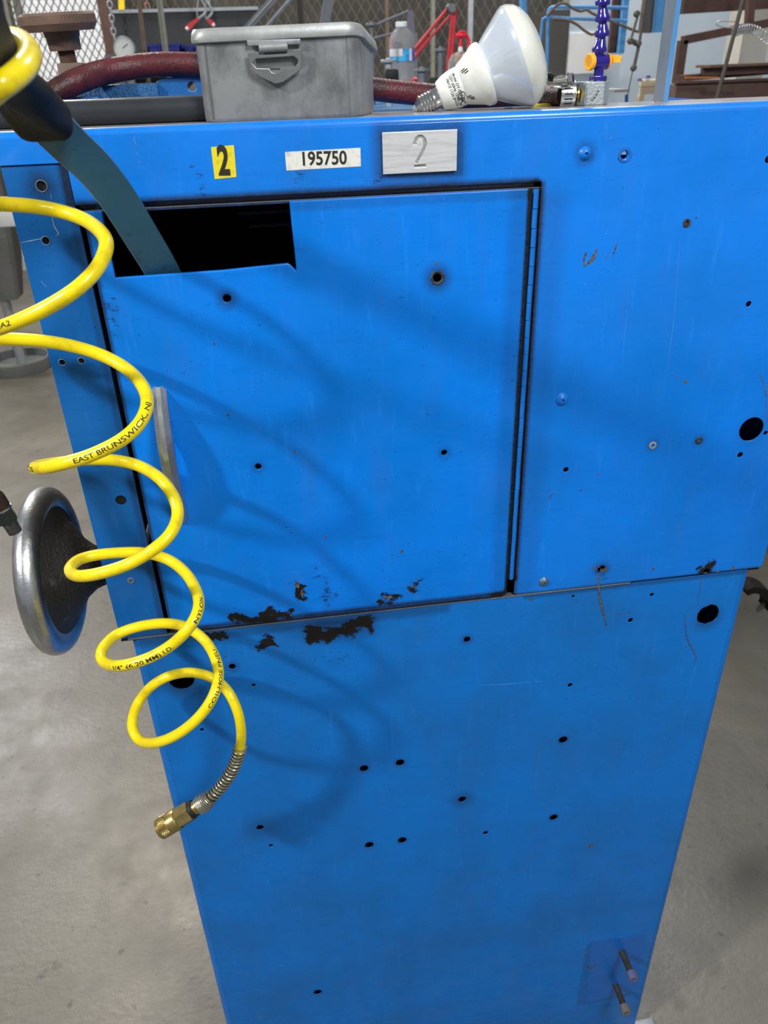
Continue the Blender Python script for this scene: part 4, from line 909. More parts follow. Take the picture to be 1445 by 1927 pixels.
# --- workbench behind (blue machine table)
wb = empty('machine_table', (.45, 1.5, 0), 'blue machine table standing behind the cabinet under the water bottle', 'table')
bm = B(); add_box(bm, (-.15, 1.12, 1.39), (.58, 1.9, 1.43), .004); obj('table_top', fix(bm), M_tabb, wb)
bm = B(); add_box(bm, (-.12, 1.16, .12), (.55, 1.86, 1.39), .004); obj('table_base', fix(bm), M_greyfar, wb)
for x0 in (-.1, .46):
    for y0 in (1.18, 1.78): obj('foot', add_box(B(), (x0, y0, 0), (x0+.07, y0+.06, .12)), M_greym, wb, smooth=False)
ZB = 1.43
# water bottle
Yb = 1.45; u = pxm(755, 90, Yb); b0 = P(756, 100, Yb); b0.z = ZB
def hz(py): return P(756, py, Yb).z-ZB
bt = empty('water_bottle', b0, 'clear plastic water bottle with white cap behind the red hose', 'bottle')
rB = 23.5*u
pr = [(0, 0), (0, rB*.8), (.004, rB*.95)]
H0 = hz(116)
k = 0
while .012+k*.011 < H0-.004: pr += [(.012+k*.011, rB*.99), (.0175+k*.011, rB*.93)]; k += 1
pr += [(H0, rB), (hz(88), rB), (hz(72), rB*.98), (hz(62), rB*.80), (hz(54), rB*.50), (hz(52), rB*.42), (hz(50), rB*.40), (hz(50), 0)]
obj('bottle_body', lathe(pr, b0, (0, 0, 1), 32), M_clear, bt)
obj('water', lathe([(.002, 0), (.002, rB*.85)]+[(h, r*.94) for h, r in pr[3:-7]]+[(hz(98), rB*.94), (hz(98), 0)], b0, (0, 0, 1), 28), M_water, bt)
bm = B(); add_lathe(bm, [(hz(115), rB*1.01), (hz(92), rB*1.01)], b0, (0, 0, 1), 40)
lb = obj('label_wrap', bm, M_labblue, bt)
def arcpatch(a0, a1, y0, y1, mt, nm):
    bm = B(); n = 8; A = [[bm.verts.new(b0+Vector((rB*1.02*math.sin(a0+(a1-a0)*k/n), -rB*1.02*math.cos(a0+(a1-a0)*k/n), z_))) for k in range(n+1)] for z_ in (hz(y0), hz(y1))]
    for k in range(n): bm.faces.new((A[0][k], A[0][k+1], A[1][k+1], A[1][k]))
    obj(nm, bm, mt, lb)
arcpatch(-1.4, -.1, 106, 92, M_labpale, 'label_picture'); arcpatch(.45, .75, 115, 92, M_white, 'label_stripe'); arcpatch(.75, 1.5, 115, 92, M_labvio, 'label_panel')
obj('bottle_cap', lathe(cylp(10.5*u, hz(41)-hz(51), .001), b0+Vector((0, 0, hz(51))), (0, 0, 1), 28, rmod=lambda r, h, k: r*(1+.015*(k % 2))), M_white, bt)
# spray bottle
Ys = 1.5; u = pxm(865, 120, Ys); c = P(866, 120, Ys); c.z = ZB
def hs_(py): return P(866, py, Ys).z-ZB
sb = empty('spray_bottle', c, 'clear spray bottle with red trigger head behind the light bulb', 'bottle')
obj('bottle_body', lathe([(0, 0), (0, 22*u), (hs_(150), 23*u), (hs_(115), 22*u), (hs_(103), 17*u), (hs_(98), 8*u), (hs_(97), 4*u), (hs_(97), 0)], c, (0, 0, 1), 28), M_clear, sb)
obj('collar', lathe([(hs_(97), 0), (hs_(97), 4.6*u), (hs_(88), 3.8*u), (hs_(88), 0)], c, (0, 0, 1), 20), M_white, sb)
obj('neck', lathe([(hs_(88), 0), (hs_(88), 3.8*u), (hs_(70), 2.6*u), (hs_(70), 0)], c, (0, 0, 1), 20), M_redp, sb)
bm = B(); add_box(bm, (c.x-9*u, Ys-.010, ZB+hs_(71)), (c.x+10*u, Ys+.010, ZB+hs_(62)), .003); add_box(bm, (c.x-4*u, Ys-.008, ZB+hs_(63)), (c.x+8*u, Ys+.008, ZB+hs_(58)), .003)
add_sweep(bm, smooth_path([P(877, 66, Ys), P(882, 76, Ys), P(881, 90, Ys)], 4), [(.003, .004), (-.003, .004), (-.003, -.004), (.003, -.004)], (0, -1, 0)); obj('trigger_head', fix(bm), M_redp, sb)
bm = B()
for k in range(16): q = P(866+random.uniform(-8, 14), random.uniform(104, 148), Ys); add_lathe(bm, [(-.008, 0), (-.006, .006), (0, .009), (.006, .006), (.008, 0)], q, (random.uniform(-1, 1), .3, 1), 8)
obj('bottle_contents', fix(bm), M_peach, sb, kind='stuff', label='peach and brown lumps inside the bottle')
# red folding frame
Yf = 1.75
fr = empty('red_folding_arm', P(850, 100, Yf), 'red folding tube arm with grey pivot behind the water bottle', 'arm')
for q in ((844, 14, 779, 94, 6), (849, 27, 806, 75, 4.5), (806, 75, 779, 108, 6.5), (857, 16, 843, 185, 8), (851, 27, 837, 183, 6)):
    obj('arm_tube', fix(rod(B(), *q, Yf)), M_red, fr)
bm = B(); add_sheet(bm, [(P(a_, b2, Yf-.02).x, P(a_, b2, Yf-.02).z) for a_, b2 in ((842, 12), (845, 7), (858, 7), (858, 20), (852, 26), (846, 22))], [], Yf-.02, .03, .002); obj('pivot_bracket', fix(bm), M_greym, fr)
obj('base_plate', add_box(B(), (P(830, 150, Yf).x, Yf-.03, ZB), (P(852, 150, Yf).x, Yf+.03, ZB+.006)), M_greym, fr, smooth=False)
# grey folding arm
ga = empty('grey_folding_arm', P(740, 60, 1.8), 'dark grey folding arm behind the water bottle', 'arm')
for q in ((769, 21, 704, 48, 5), (750, 60, 704, 72, 4)): obj('arm_tube', fix(rod(B(), *q, 1.8)), M_greym, ga)
bm = B(); bar(bm, 771, 20, 776, 70, 10, 1.8, .015); obj('arm_upright', bm, mat('violet_grey_enamel', (.16, .15, .20), .5), ga)
bm = B(); q = P(776, 70, 1.8); add_box(bm, (q.x-.012, 1.79, ZB), (q.x+.012, 1.81, q.z+.01)); obj('arm_post', bm, M_greym, ga, smooth=False)
# clamp knobs
def clamp(px, ytop, ybot, hw, sw, Y, label, mm=M_greym, basemat=None):
    u = pxm(px, ytop, Y); c = P(px, ytop, Y); zt = c.z; zb = P(px, ybot, Y).z; e_ = empty('hand_clamp', (c.x, Y, ZB), label, 'clamp', 'grey clamp knobs on the machine table')
    obj('knob_disc', lathe([(-6*u*.9, 0), (-6*u*.9, hw*.55*u), (-5*u*.9, hw*u*.98), (-1*u, hw*u), (0, hw*u*.95), (.2*u, sw*.8*u), (3*u, sw*.7*u), (3*u, 0)], c, (0, 0, 1), 24), mm, e_)
    obj('clamp_stem', lathe([(0, 0), (0, sw*u), (zt-4*u-ZB, sw*u), (zt-4*u-ZB, 0)], (c.x, Y, ZB), (0, 0, 1), 20), mm, e_)
    return e_
e1 = clamp(731, 112, 135, 15, 7, 1.25, 'low grey clamp knob with black grip just left of the water bottle', M_greyl)
bm = B(); q = P(736, 142, 1.22); add_box(bm, (q.x-.016, 1.20, q.z-.013), (q.x+.014, 1.228, q.z+.013), .006); obj('black_grip', fix(bm), M_blackd, e1)
clamp(794, 129, 158, 13.5, 7, 1.3, 'grey clamp knob just right of the water bottle')
clamp(829, 91, 135, 10.5, 5, 1.4, 'tall grey clamp knob in front of the red arm')
clamp(699, 43, 50, 11, 3, 1.35, 'small grey clamp knob beside the lid of the metal box')
q = P(782, 150, 1.35); o = obj('hand_screw', lathe([(0, 0), (0, .010), (.03, .010), (.05, .007), (.055, 0)], (q.x, 1.36, ZB), (0, 0, 1), 20), M_red); tag(o, 'small red knob at the foot of the water bottle', 'knob')
bm = B(); q0, q1 = P(807, 146, 1.16), P(823, 158, 1.16); add_box(bm, (q0.x, 1.155, ZB), (q1.x, 1.165, q0.z), .001); o = obj('black_bracket', fix(bm), M_blackd); tag(o, 'small black bracket behind the red hose near the bulb', 'bracket')
# --- mesh partition
YM = 4.0
xl, xr_ = P(-40, 60, YM).x, P(1062, 60, YM).x
ms = empty('mesh_partition', ((xl+xr_)/2, YM, 0), 'wire mesh partition on steel posts across the workshop', 'partition')
for px, w_, mt in ((8, 34, M_post), (203, 22, M_rust), (568, 9, M_blackd), (729, 6, M_postb), (815, 7, M_post), (885, 9, M_greyl), (1062, 12, M_post)):
    obj('post', column(B(), px, w_, YM-.02, 0, 2.9), mt, ms, smooth=False)
def mesh_panel(px0, px1, step, r, mt, z0=.9, z1=2.5):
    bm = B(); x0, x1 = P(px0, 60, YM).x, P(px1, 60, YM).x; hh = z1-z0; a_ = .62   # lozenge slant
    n = int((x1-x0+hh*a_)/step)+1
    for sg in (1, -1):
        for k in range(n):
            xb = x0-(hh*a_ if sg > 0 else 0)+k*step; xt = xb+hh*a_*sg if sg > 0 else xb-hh*a_
            p0, p1 = Vector((xb, YM+.01*sg, z0)), Vector((xt, YM+.01*sg, z1))
            def cl_(pa, pb):
                for lim, s_ in ((x0, 1), (x1, -1)):
                    if (pa.x-lim)*s_ < 0 and (pb.x-lim)*s_ < 0: return None
                    if (pa.x-lim)*s_ < 0: pa = pa.lerp(pb, (lim-pa.x)/(pb.x-pa.x))
                    if (pb.x-lim)*s_ < 0: pb = pb.lerp(pa, (lim-pb.x)/(pa.x-pb.x))
                return pa, pb
            rr = cl_(p0, p1)
            if rr and (rr[0]-rr[1]).length > .01: add_bar(bm, rr[0], rr[1], r*2, r*2)
    o = obj('wire_mesh', bm, mt, ms, smooth=False, kind='stuff'); return o
mesh_panel(18, 194, .034, .0022, M_mesh); mesh_panel(210, 1055, .050, .0018, M_meshl)
# dark panels hung behind the mesh
pxs = [211, 400, 565, 727, 812, 884, 1056]
dp = empty('dark_partition', (P(600, 60, 4.3).x, 4.3, 0), 'dark brown sheet panels standing behind the wire mesh', 'panel')
for k in range(len(pxs)-1):
    x0, x1 = P(pxs[k], 60, 4.3).x, P(pxs[k+1], 60, 4.3).x
    obj('sheet_panel', add_box(B(), (x0+.004, 4.3+random.uniform(0, .02), 0), (x1-.004, 4.33, 2.9)), M_panel, dp, smooth=False)
# left: charcoal board, poles, dial, bins, chains, yellow strap
Yq = 3.3
bdz0, bdz1 = P(310, 118, Yq).z, P(310, 23, Yq).z
shx0, shx1 = P(214, 60, Yq).x, P(490, 60, Yq).x
sh_ = empty('storage_bench', ((shx0+shx1)/2, Yq, 0), 'charcoal backed storage bench holding the blue bins', 'bench')
obj('back_board', add_box(B(), (shx0, Yq, bdz0-.1), (shx1, Yq+.02, bdz1), .002), M_board, sh_, smooth=False)
obj('board_edge', add_box(B(), (shx0, Yq-.012, bdz1), (shx1, Yq+.02, bdz1+.012)), M_greyl, sh_, smooth=False)
zsh = P(310, 101, Yq-.2).z
obj('bench_top', add_box(B(), (shx0, Yq-.35, zsh-.03), (shx1, Yq, zsh)), M_greym, sh_, smooth=False)
for x0 in (shx0+.02, shx1-.06):
    for y0 in (Yq-.33, Yq-.05): obj('leg', add_box(B(), (x0, y0, 0), (x0+.04, y0+.04, zsh-.03)), M_greym, sh_, smooth=False)
for k_, (x0, x1, yt, lbl) in enumerate(((277, 340, 84, 'wide deep blue plastic bin behind the red hose'), (344, 366, 86, 'small deep blue bin beside the metal box'))):
    a_, c_ = P(x0, yt, Yq-.25), P(x1, yt, Yq-.25); e_ = empty('storage_bin', ((a_.x+c_.x)/2, Yq-.2, zsh), lbl, 'bin', 'blue bins on the bench')
    bm = B(); w_ = .008; add_box(bm, (a_.x, Yq-.26, zsh), (c_.x, Yq-.252, a_.z)); add_box(bm, (a_.x, Yq-.12, zsh), (c_.x, Yq-.112, a_.z)); add_box(bm, (a_.x, Yq-.26, zsh), (a_.x+.006, Yq-.112, a_.z)); add_box(bm, (c_.x-.006, Yq-.26, zsh), (c_.x, Yq-.112, a_.z)); add_box(bm, (a_.x, Yq-.26, zsh), (c_.x, Yq-.112, zsh+.005))
    obj('bin_wall', bm, M_bin, e_, smooth=False)
    bm = B(); add_box(bm, (a_.x-.004, Yq-.266, a_.z-.008), (c_.x+.004, Yq-.252, a_.z)); add_box(bm, (a_.x-.004, Yq-.112, a_.z-.008), (c_.x+.004, Yq-.106, a_.z)); obj('bin_rim', bm, M_bin, e_, smooth=False)
# dial
Yd = 2.76; c = P(234, 92, Yd); u = pxm(234, 92, Yd)
dg = empty('dial_gauge', c, 'round white dial gauge with dark case on a stand', 'gauge')
dax = Vector((-.12, -1, .1)).normalized()
obj('gauge_case', lathe([(-.02, 0), (-.02, 20*u), (.004, 21.5*u), (.006, 20*u), (.003, 19*u), (.003, 0)], c, dax, 40), M_greym, dg)
fc = obj('gauge_face', lathe([(.0032, 0), (.0032, 19*u), (.004, 19*u)], c, dax, 40), M_paper, dg)
x_, y_, _ = frame(dax)
bm = B(); add_sweep(bm, [c+dax*.0055-(x_*-.2-y_*.5)*.01, c+dax*.0055+(x_*.55-y_*.6)*14*u], [(.0015, .0004), (-.0015, .0004), (-.0015, -.0004), (.0015, -.0004)], dax); obj('needle', fix(bm), M_postb, dg)
bm = B()
for k in range(24):
    th = 2*PI*k/24; d = x_*math.cos(th)+y_*math.sin(th); tt = x_*-math.sin(th)+y_*math.cos(th)
    add_prism(bm, [c+dax*.0045+d*15*u-tt*.0006, c+dax*.0045+d*17.5*u-tt*.0006, c+dax*.0045+d*17.5*u+tt*.0006, c+dax*.0045+d*15*u+tt*.0006], dax*.0003)
obj('dial_mark', fix(bm), M_ink, dg, smooth=False)
obj('gauge_stand', fix(add_cyl(B(), (c.x, Yd+.03, 0), (c.x, Yd+.03, c.z), .014)), M_greym, dg)
obj('stand_foot', fix(add_cyl(B(), (c.x, Yd+.03, 0), (c.x, Yd+.03, .02), .08, 24)), M_greym, dg)
# poles leaning in front of the bench
for (x0, y0, x1, y1, w_, mt, lb_) in ((258, -30, 274, 105, 8, M_postb, 'slim brown pole leaning before the charcoal board'), (296, -30, 311, 90, 11, M_post, 'thicker grey pole leaning before the charcoal board')):
    a_, c_ = P(x0, y0, Yq-.4), P(x1, y1, Yq-.4); d = (c_-a_); k = (0-a_.z)/d.z; bm = B(); add_cyl(bm, a_+d*k*1.0, a_-d*.4, w_*.5*pxm(x0, 60, Yq-.4), 12); o = obj('leaning_pole', fix(bm), mt); tag(o, lb_, 'pole', 'poles at the storage bench')
bm = B(); bar(bm, 228, -20, 229, 24, 11, Yq+.5, .01); o = obj('yellow_strap', bm, M_yel, smooth=False); tag(o, 'yellow strap hanging above the charcoal board', 'strap')
def chain(px0, py0, px1, py1, Y, mt, lb_, r=.006):
    a_, c_ = P(px0, py0, Y), P(px1, py1, Y); n = int((c_-a_).length/.022); bm = B()
    e_ = empty('hanging_chain', a_, lb_, 'chain', 'chains hanging on the partition'); d = (c_-a_)/n
    for k in range(n):
        q = a_+d*(k+.5); s_ = Vector((.009, 0, 0)) if k % 2 else Vector((0, .009, 0))
        pts_ = [q+s_*math.cos(t_)+d*.62*math.sin(t_) for t_ in [2*PI*i/8 for i in range(9)]]; obj('chain_link', fix(add_tube(B(), pts_, .0028, 5, cap=False)), mt, e_)
chain(204, -10, 216, 78, 3.2, M_greyl, 'grey chain hanging beside the brown post'); chain(274, -10, 279, 22, 3.4, mat('pink_chain', (.45, .22, .22), .5), 'pinkish chain hanging over the charcoal board')
# red and white tags on string
for k_, (pts_, lb_) in enumerate((([(352, 54), (362, 44), (374, 35)], 'red tag hanging left above the metal box'), ([(402, 47), (396, 41), (389, 36)], 'red tag hanging directly above the box lid'))):
    e_ = empty('red_tag', P(*pts_[1], 3.0), lb_, 'tag', 'red tags hung on string')
    bm = B(); s_ = pxm(360, 45, 3.0); add_sweep(bm, [P(*q, 3.0) for q in pts_], lambda t_: [(5*s_*(1-.5*t_), .003), (-5*s_*(1-.5*t_), .003), (-5*s_*(1-.5*t_), -.003), (5*s_*(1-.5*t_), -.003)], (0, -1, 0)); obj('tag_body', bm, M_red, e_, smooth=False)
    x0, y0 = pts_[-1]; bm = cable(B(), [(x0, y0), (x0+(14 if k_ == 0 else 10), y0-16), (x0+(-2 if k_ == 0 else -12), -12)], 4, 3.0); cable(bm, [(x0-2, y0), (x0-3, y0-18), (x0+2, -12)], 2, 3.0); obj('tag_string', fix(bm), M_greyl, e_)
    q = P(*pts_[0], 2.99); obj('white_end', fix(add_lathe(B(), [(-.006, 0), (-.004, .006), (.004, .006), (.006, 0)], q, (1, 0, 1), 10)), M_white, e_)
# grey folding steps
ls = empty('folding_ladder', P(500, 40, 2.6), 'grey folded ladder rails behind the metal box', 'ladder')
for q in ((535, -25, 472, 46, 13), (562, -20, 497, 55, 8)):
    a_, c_ = P(q[0], q[1], 2.6), P(q[2], q[3], 2.6); bm = B(); d = c_-a_; k = a_.z/-d.z; add_bar(bm, a_-d*.3, a_+d*min(k, 6), q[4]*pxm(500, 30, 2.6), .03); obj('ladder_rail', bm, M_greym, ls, smooth=False)
    bm = B(); off = Vector((-1, 0, -.6)).normalized()*q[4]*.5*pxm(500, 30, 2.6); add_bar(bm, a_-d*.3+off+Vector((0, -.017, 0)), a_+d*1.0+off+Vector((0, -.017, 0)), .004, .004); obj('rail_edge', bm, M_greyl, ls, smooth=False)
bm = B(); a_, c_ = P(622, -20, 2.4), P(608, 60, 2.4); d = c_-a_; add_bar(bm, a_-d, a_+d*(a_.z/-d.z), 18*pxm(615, 20, 2.4), .02); o = obj('grey_channel', bm, M_greym, smooth=False); tag(o, 'upright grey steel channel behind the metal box', 'channel')
# ---- right of the bulb
# dark cupboard column with white notice on pale door
Yw = 3.0
cb = empty('electrical_cabinet', (P(1085, 60, Yw).x, Yw, 0), 'pale grey electrical cabinet with a white notice', 'cabinet')
x0, x1, x2 = P(1036, 60, Yw).x, P(1070, 60, Yw).x, P(1172, 60, Yw).x
obj('cabinet_side', add_box(B(), (x0, Yw, 0), (x1, Yw+.5, P(1050, 18, Yw).z)), mat('dark_taupe', (.075, .07, .06), .6), cb, smooth=False)
obj('cabinet_front', add_box(B(), (x1, Yw-.005, 0), (x2, Yw+.5, P(1100, 10, Yw).z)), M_wall, cb, smooth=False)
n0, n1 = P(1068, 140, Yw-.02), P(1128, 60, Yw-.02)
obj('white_notice', add_box(B(), (n0.x, Yw-.012, n0.z), (n1.x, Yw-.005, n1.z), .001), M_paper, cb, smooth=False)
# blue pipe frames
pf = empty('blue_pipe_frame', P(1060, 30, 2.0), 'light blue bent pipe frame behind the coolant hose', 'pipe frame')
for xx in (1022, 1008): obj('bent_pipe', fix(add_cyl(B(), Vector((P(xx, 215, 2.0).x, 2.0, 0)), P(xx, 215, 2.0), .006)), M_skyblue, pf)
for pts_, w_ in (([(1022, 215), (1029, 120), (1031, 40), (1033, 20), (1040, 14), (1060, 13), (1130, 14), (1180, 15)], 6), ([(1008, 215), (1013, 120), (1020, 45), (1023, 36), (1031, 33), (1060, 34), (1130, 37), (1180, 39)], 5)):
    obj('bent_pipe', fix(cable(B(), pts_, w_, 2.0, 12)), M_skyblue, pf)
bm = B(); bar(bm, 984, -20, 984, 36, 9, 2.3, .03); o = obj('blue_upright', bm, M_skyblue, smooth=False); tag(o, 'light blue upright just behind the bulb lens', 'upright')
for pts_, lb_ in (([(1030, 30), (1048, 10), (1064, 7), (1078, 16), (1092, 21), (1104, 19), (1118, 27), (1150, 40), (1200, 60)], 'upper grey cable draped over the blue pipe frame'), ([(1040, 36), (1066, 38), (1085, 46), (1100, 58), (1114, 65), (1124, 60), (1140, 50)], 'lower grey cable sagging past the white notice')):
    o = obj('draped_cable', fix(cable(B(), pts_, 4.5, 1.9)), M_postb); tag(o, lb_, 'cable', 'cables on the blue pipe frame')
bm = cable(B(), [(1000, 1052), (1000, 900), (1000, 500), (1005, 250), (1014, 160), (1030, 142), (1045, 150), (1060, 148), (1068, 170), (1066, 300)], 8, 1.6); cable(bm, [(1012, 260), (1032, 158), (1048, 154), (1062, 180), (1060, 300)], 6, 1.6); o = obj('dark_cable_bundle', fix(bm), M_blackd); tag(o, 'dark cable bundle behind the hose clamp', 'cable')
# hanging slats and rods
def hang(name, x0, y0, x1, y1, w_, Y, mt, lb_, cat, t=.02, grp=None):
    a_, c_ = P(x0, y0, Y), P(x1, y1, Y); d = (a_-c_); bm = B(); add_bar(bm, c_, a_+d*7, w_*pxm(x0, y0, Y), t); o = obj(name, bm, mt, smooth=False); tag(o, lb_, cat, grp); return o
hang('steel_strip', 1167, -30, 1155, 100, 22, 2.2, M_rust, 'broad brown steel strip behind the coolant hose', 'strip', grp='hanging steel strips')
hang('steel_strip', 1180, -30, 1167, 101, 10, 2.15, M_skyblue, 'narrow blue strip beside the broad brown strip', 'strip', grp='hanging steel strips')
hang('steel_strip', 1226, -30, 1213, 62, 22, 2.2, mat('grey_brown_steel', (.12, .10, .09), .6), 'short grey-brown strip behind the wire linkage', 'strip', grp='hanging steel strips')
hang('steel_strip', 1246, -30, 1237, 61, 16, 2.15, M_skyblue, 'wide blue strip left of the square post', 'strip', grp='hanging steel strips')
lk = empty('rod_linkage', P(1195, 90, 1.7), 'dark jointed rod linkage hanging before the pale wall', 'linkage')
for q in ((1297, -560, 1203, 80, 6), (1203, 80, 1192, 130, 6), (1202, 22, 1186, 78, 4.5), (1191, 130, 1180, 182, 2)): obj('linkage_rod', fix(rod(B(), *q, 1.7)), M_mesh, lk)
bm = B(); bar(bm, 1184, 75, 1202, 84, 7, 1.7, .012); obj('link_plate', bm, M_mesh, lk, smooth=False)
for q in ((1186, 77), (1201, 82), (1192, 128), (1198, 26)): obj('joint', fix(add_lathe(B(), [(-.009, 0), (-.007, .007), (0, .009), (.007, .007), (.009, 0)], P(*q, 1.69), (0, 1, 0), 14)), M_mesh, lk)
bm = rod(B(), 1179, 178, 1178, 215, 6, 1.7); o = obj('screwdriver', fix(bm), mat('navy_plastic', (.02, .07, .2), .4)); tag(o, 'navy blue screwdriver grip under the thin rod', 'tool')
Ysf = 2.3; a_, c_ = P(1150, 168, Ysf), P(1178, 168, Ysf)
o = obj('wall_ledge', add_box(B(), (a_.x, Ysf-.03, a_.z-.010), (c_.x, Yw-.005, a_.z)), M_greyl, smooth=False); tag(o, 'small grey ledge sticking out of the pale cabinet', 'ledge')
# pale wooden frame
Yp = 2.3; wf = empty('wooden_chair', (P(1222, 160, Yp).x, Yp, 0), 'pale wooden chair back left of the square post', 'chair')
q0, q1, q2 = P(1205, 150, Yp), P(1246, 150, Yp), P(1225, 177, Yp)
obj('top_rail', add_box(B(), (q0.x, Yp-.012, P(1205, 164, Yp).z), (q1.x, Yp+.012, q0.z), .004), M_cream, wf)
obj('back_panel', add_box(B(), (q0.x+.002, Yp-.006, q2.z), (q1.x-.002, Yp+.006, P(1205, 164, Yp).z)), M_cream, wf)
for xx in (q0.x, q1.x-.018): obj('leg', add_box(B(), (xx, Yp-.010, 0), (xx+.018, Yp+.012, q2.z)), M_cream, wf)
obj('seat', add_box(B(), (q0.x, Yp-.35, .95), (q1.x, Yp, .98), .004), M_cream, wf)
for xx in (q0.x, q1.x-.018): obj('leg', add_box(B(), (xx, Yp-.35, 0), (xx+.018, Yp-.33, .95)), M_cream, wf)
for q in ((1220, 143), (1204, 149)):
    c = P(*q, Yp-.012); obj('blue_knob', fix(add_lathe(B(), [(0, 0), (0, .008), (.006, .007), (.009, 0)], c-Vector((0, 0, .006)), (0, 0, 1), 12)), M_bin, wf)
# rusty rack
Yk = 1.7
rk = empty('rusty_rack', (P(1350, 120, Yk).x, Yk, 0), 'brown rusty steel rack with stacked plates at the right', 'rack')
zq = lambda px, py, Y=Yk: P(px, py, Y).z
xL_, xR_ = P(1262, 190, Yk).x, P(1640, 190, Yk).x
obj('rack_body', add_box(B(), (xL_, Yk-.02, 0), (xR_, Yk+.05, zq(1270, 158)), .006), M_rust, rk)
obj('body_lip', add_box(B(), (xL_-.004, Yk-.03, zq(1270, 158)), (xR_, Yk-.005, zq(1270, 153))), M_rust, rk, smooth=False)
pl_ = [P(1275, 152, Yk+.03), P(1470, 139, Yk+.03)]
bm = B(); bar(bm, 1280, 147, 1640, 118, 9, Yk+.03, .06); obj('warped_plate', bm, M_rust, rk, smooth=False, label='lower warped plate with a painted orange glint')
bm = B(); bar(bm, 1290, 146, 1352, 146, 3.0, Yk-.1, .01); obj('orange_glint_strip', bm, mat('orange_glint', (.55, .20, .05), .45, .2), rk, smooth=False)  # glint along the plate, painted as an orange strip
bm = B(); bar(bm, 1328, 133, 1640, 118, 15, Yk-.02, .06); obj('stacked_plate', bm, M_rust, rk, smooth=False)
bm = B(); bar(bm, 1322, 125, 1640, 112, 4, Yk-.04, .08); obj('stacked_plate', bm, M_rustk, rk, smooth=False)
bm = B(); a_ = P(1291, 76, Yk+.1); w_ = 15*pxm(1291, 100, Yk+.1); add_box(bm, (a_.x-w_/2-.01, Yk+.09, zq(1270, 158)), (a_.x+w_/2-.01, Yk+.11, a_.z)); obj('rack_post', bm, M_rust, rk, smooth=False)
bm = B(); bar(bm, 1284, 76, 1480, 36, 13, Yk+.1, .02); obj('rack_rail', bm, M_rust, rk, smooth=False)
bm = B(); bar(bm, 1281, 11, 1500, -2, 24, Yk+.3, .04); obj('upper_beam', bm, M_rust, rk, smooth=False)
bm = B(); bar(bm, 1414, -30, 1408, 60, 12, Yk+.12, .02); obj('rack_post', bm, M_rust, rk, smooth=False)
a_ = P(1290, 12, Yk+.3); obj('rear_post', add_box(B(), (P(1640, 5, Yk+.3).x-.03, Yk+.28, 0), (P(1640, 5, Yk+.3).x, Yk+.32, a_.z+.1)), M_rust, rk, smooth=False)
bm = B(); a_, c_ = P(1406, -30, 1.35), P(1346, 196, 1.35); d = c_-a_; add_cyl(bm, a_-d*.2, a_+d*(a_.z/-d.z), 7*.5*pxm(1380, 100, 1.35), 12); o = obj('leaning_rod', fix(bm), mat('dark_olive_rod', (.07, .065, .05), .5)); tag(o, 'dark rod leaning in front of the rusty rack', 'rod')
hel = []
cp_ = smooth_path([P(1380, 62, 1.5), P(1395, 56, 1.5), P(1412, 54, 1.5), P(1430, 62, 1.5), P(1450, 78, 1.5)], 10); uu = pxm(1400, 60, 1.5)
for i in range(16*14):
    t_ = i/(16*14)*(len(cp_)-1.001); k = int(t_); p = cp_[k].lerp(cp_[k+1], t_-k); T = (cp_[k+1]-cp_[k]).normalized(); s_ = T.cross(Vector((0, 1, 0))).normalized(); th = 2*PI*i/14; hel.append(p+(s_*math.cos(th)+Vector((0, 1, 0))*math.sin(th))*6.5*uu)
o = obj('wire_spring', fix(add_tube(B(), hel, .9*uu, 5)), M_greyl); tag(o, 'pale coiled wire spring over the leaning rod', 'spring')
bm = cable(B(), [(1347, 45), (1352, 40), (1375, 40), (1388, 44), (1380, 52), (1356, 50), (1347, 45)], 2, 1.6, 6); o = obj('wire_hook', fix(bm), M_greyl); tag(o, 'thin wire hook beside the coiled spring', 'hook')
bm = B(); column(bm, 1417, 50, 2.6, 0, 3.2, .12, 100); o = obj('beige_duct', bm, mat('stained_beige_duct', (.45, .42, .35), .5, col2=(.56, .55, .50), thr=(.35, .65), scale=4), smooth=False); tag(o, 'stained beige duct standing behind the rusty rack', 'duct')
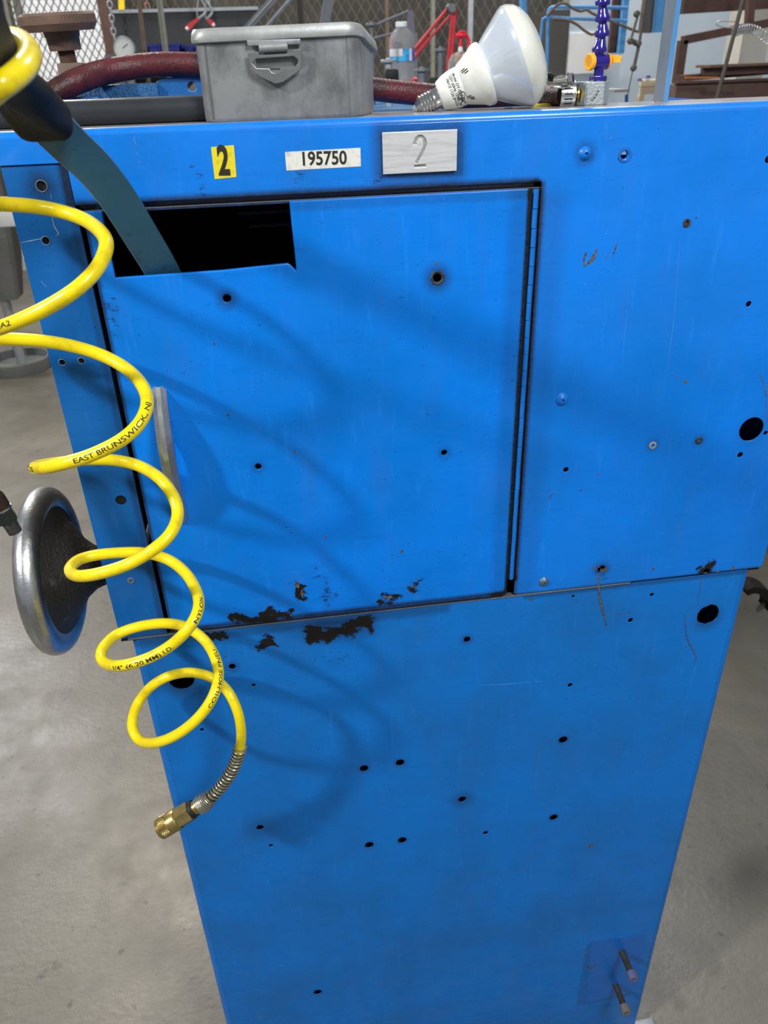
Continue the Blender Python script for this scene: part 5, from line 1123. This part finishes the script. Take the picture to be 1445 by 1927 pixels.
# ---- left: grey pedestal machine seen past the cabinet
pc_ = PZ(38, 694, 0); pm = empty('pedestal_machine', pc_, 'grey pedestal machine on a round base left of the cabinet', 'machine')
sB = pxm(50, 690, pc_.y); rP = 60*sB
obj('round_base', lathe([(0, 0), (0, rP), (.02, rP*1.02), (.07, rP), (.075, rP*.94), (.03, rP*.90), (.03, 0)], pc_, (0, 0, 1), 48), M_greyfar, pm)
bm = B(); q = pc_+Vector((.02, 0, 0)); add_cyl(bm, q+Vector((0, 0, .03)), q+Vector((0, 0, .75)), 9*sB, 20); obj('pedestal_pole', fix(bm), M_greyl, pm)
bm = B(); z0, z1 = .62, P(30, 330, pc_.y).z
def ringb(z, x0, x1, y0, y1): return [Vector((pc_.x+x0, pc_.y+y0, z)), Vector((pc_.x+x1, pc_.y+y0, z)), Vector((pc_.x+x1, pc_.y+y1, z)), Vector((pc_.x+x0, pc_.y+y1, z))]
loft(bm, [ringb(z0-.2, -.05, .10, -.05, .1), ringb(z0+.15, -.12, .15, -.10, .2), ringb(z0+.5, -.12, .17, -.12, .2), ringb(z1+.5, -.10, .15, -.12, .2)]); obj('machine_column', bm, M_greyfar, pm, smooth=False)
bm = B(); add_box(bm, (pc_.x-.5, pc_.y-.1, .62), (pc_.x-.1, pc_.y+.2, .95), .02); add_box(bm, (pc_.x-.45, pc_.y-.15, 1.0), (pc_.x-.02, pc_.y-.1, 1.5), .01); obj('machine_housing', fix(bm), mat('dark_grey_machine', (.05, .052, .05), .5), pm)
q = P(6, 392, pc_.y-.3); obj('white_guard', add_box(B(), (q.x-.10, pc_.y-.3, q.z-.09), (q.x+.055, pc_.y-.27, q.z+.05), .003), M_paper, pm)
q = P(8, 398, pc_.y-.25)
# ---- right: black curved strap
Yx = .55
e_ = empty('curved_bracket', P(1430, 1110, Yx), 'black curved strip sticking out right of the cabinet', 'bracket')
pts_ = smooth_path([P(1396, 1106, Yx), P(1410, 1101, Yx), P(1426, 1104, Yx), P(1440, 1115, Yx), P(1446, 1132, Yx), P(1442, 1142, Yx)], 5); u = pxm(1430, 1110, Yx)
bm = add_sweep(B(), pts_, [(8*u*.8, .02), (-8*u*.8, .02), (-8*u*.8, -.02), (8*u*.8, -.02)], (0, -1, 0)); obj('rubber_strip', bm, M_black, e_, angle=50)
bm = B(); bar(bm, 1422, 1149, 1452, 1128, 6, Yx, .010); obj('brown_edge', bm, M_mesh, e_, smooth=False)
bm = B(); p = P(1440, 1120, Yx); add_box(bm, (p.x+.28, Yx-.02, 0), (p.x+.34, Yx+.05, p.z+.03)); add_box(bm, (p.x+.012, Yx+.004, p.z-.006), (p.x+.30, Yx+.016, p.z+.006)); obj('bracket_stand', bm, M_greyfar, e_, smooth=False)
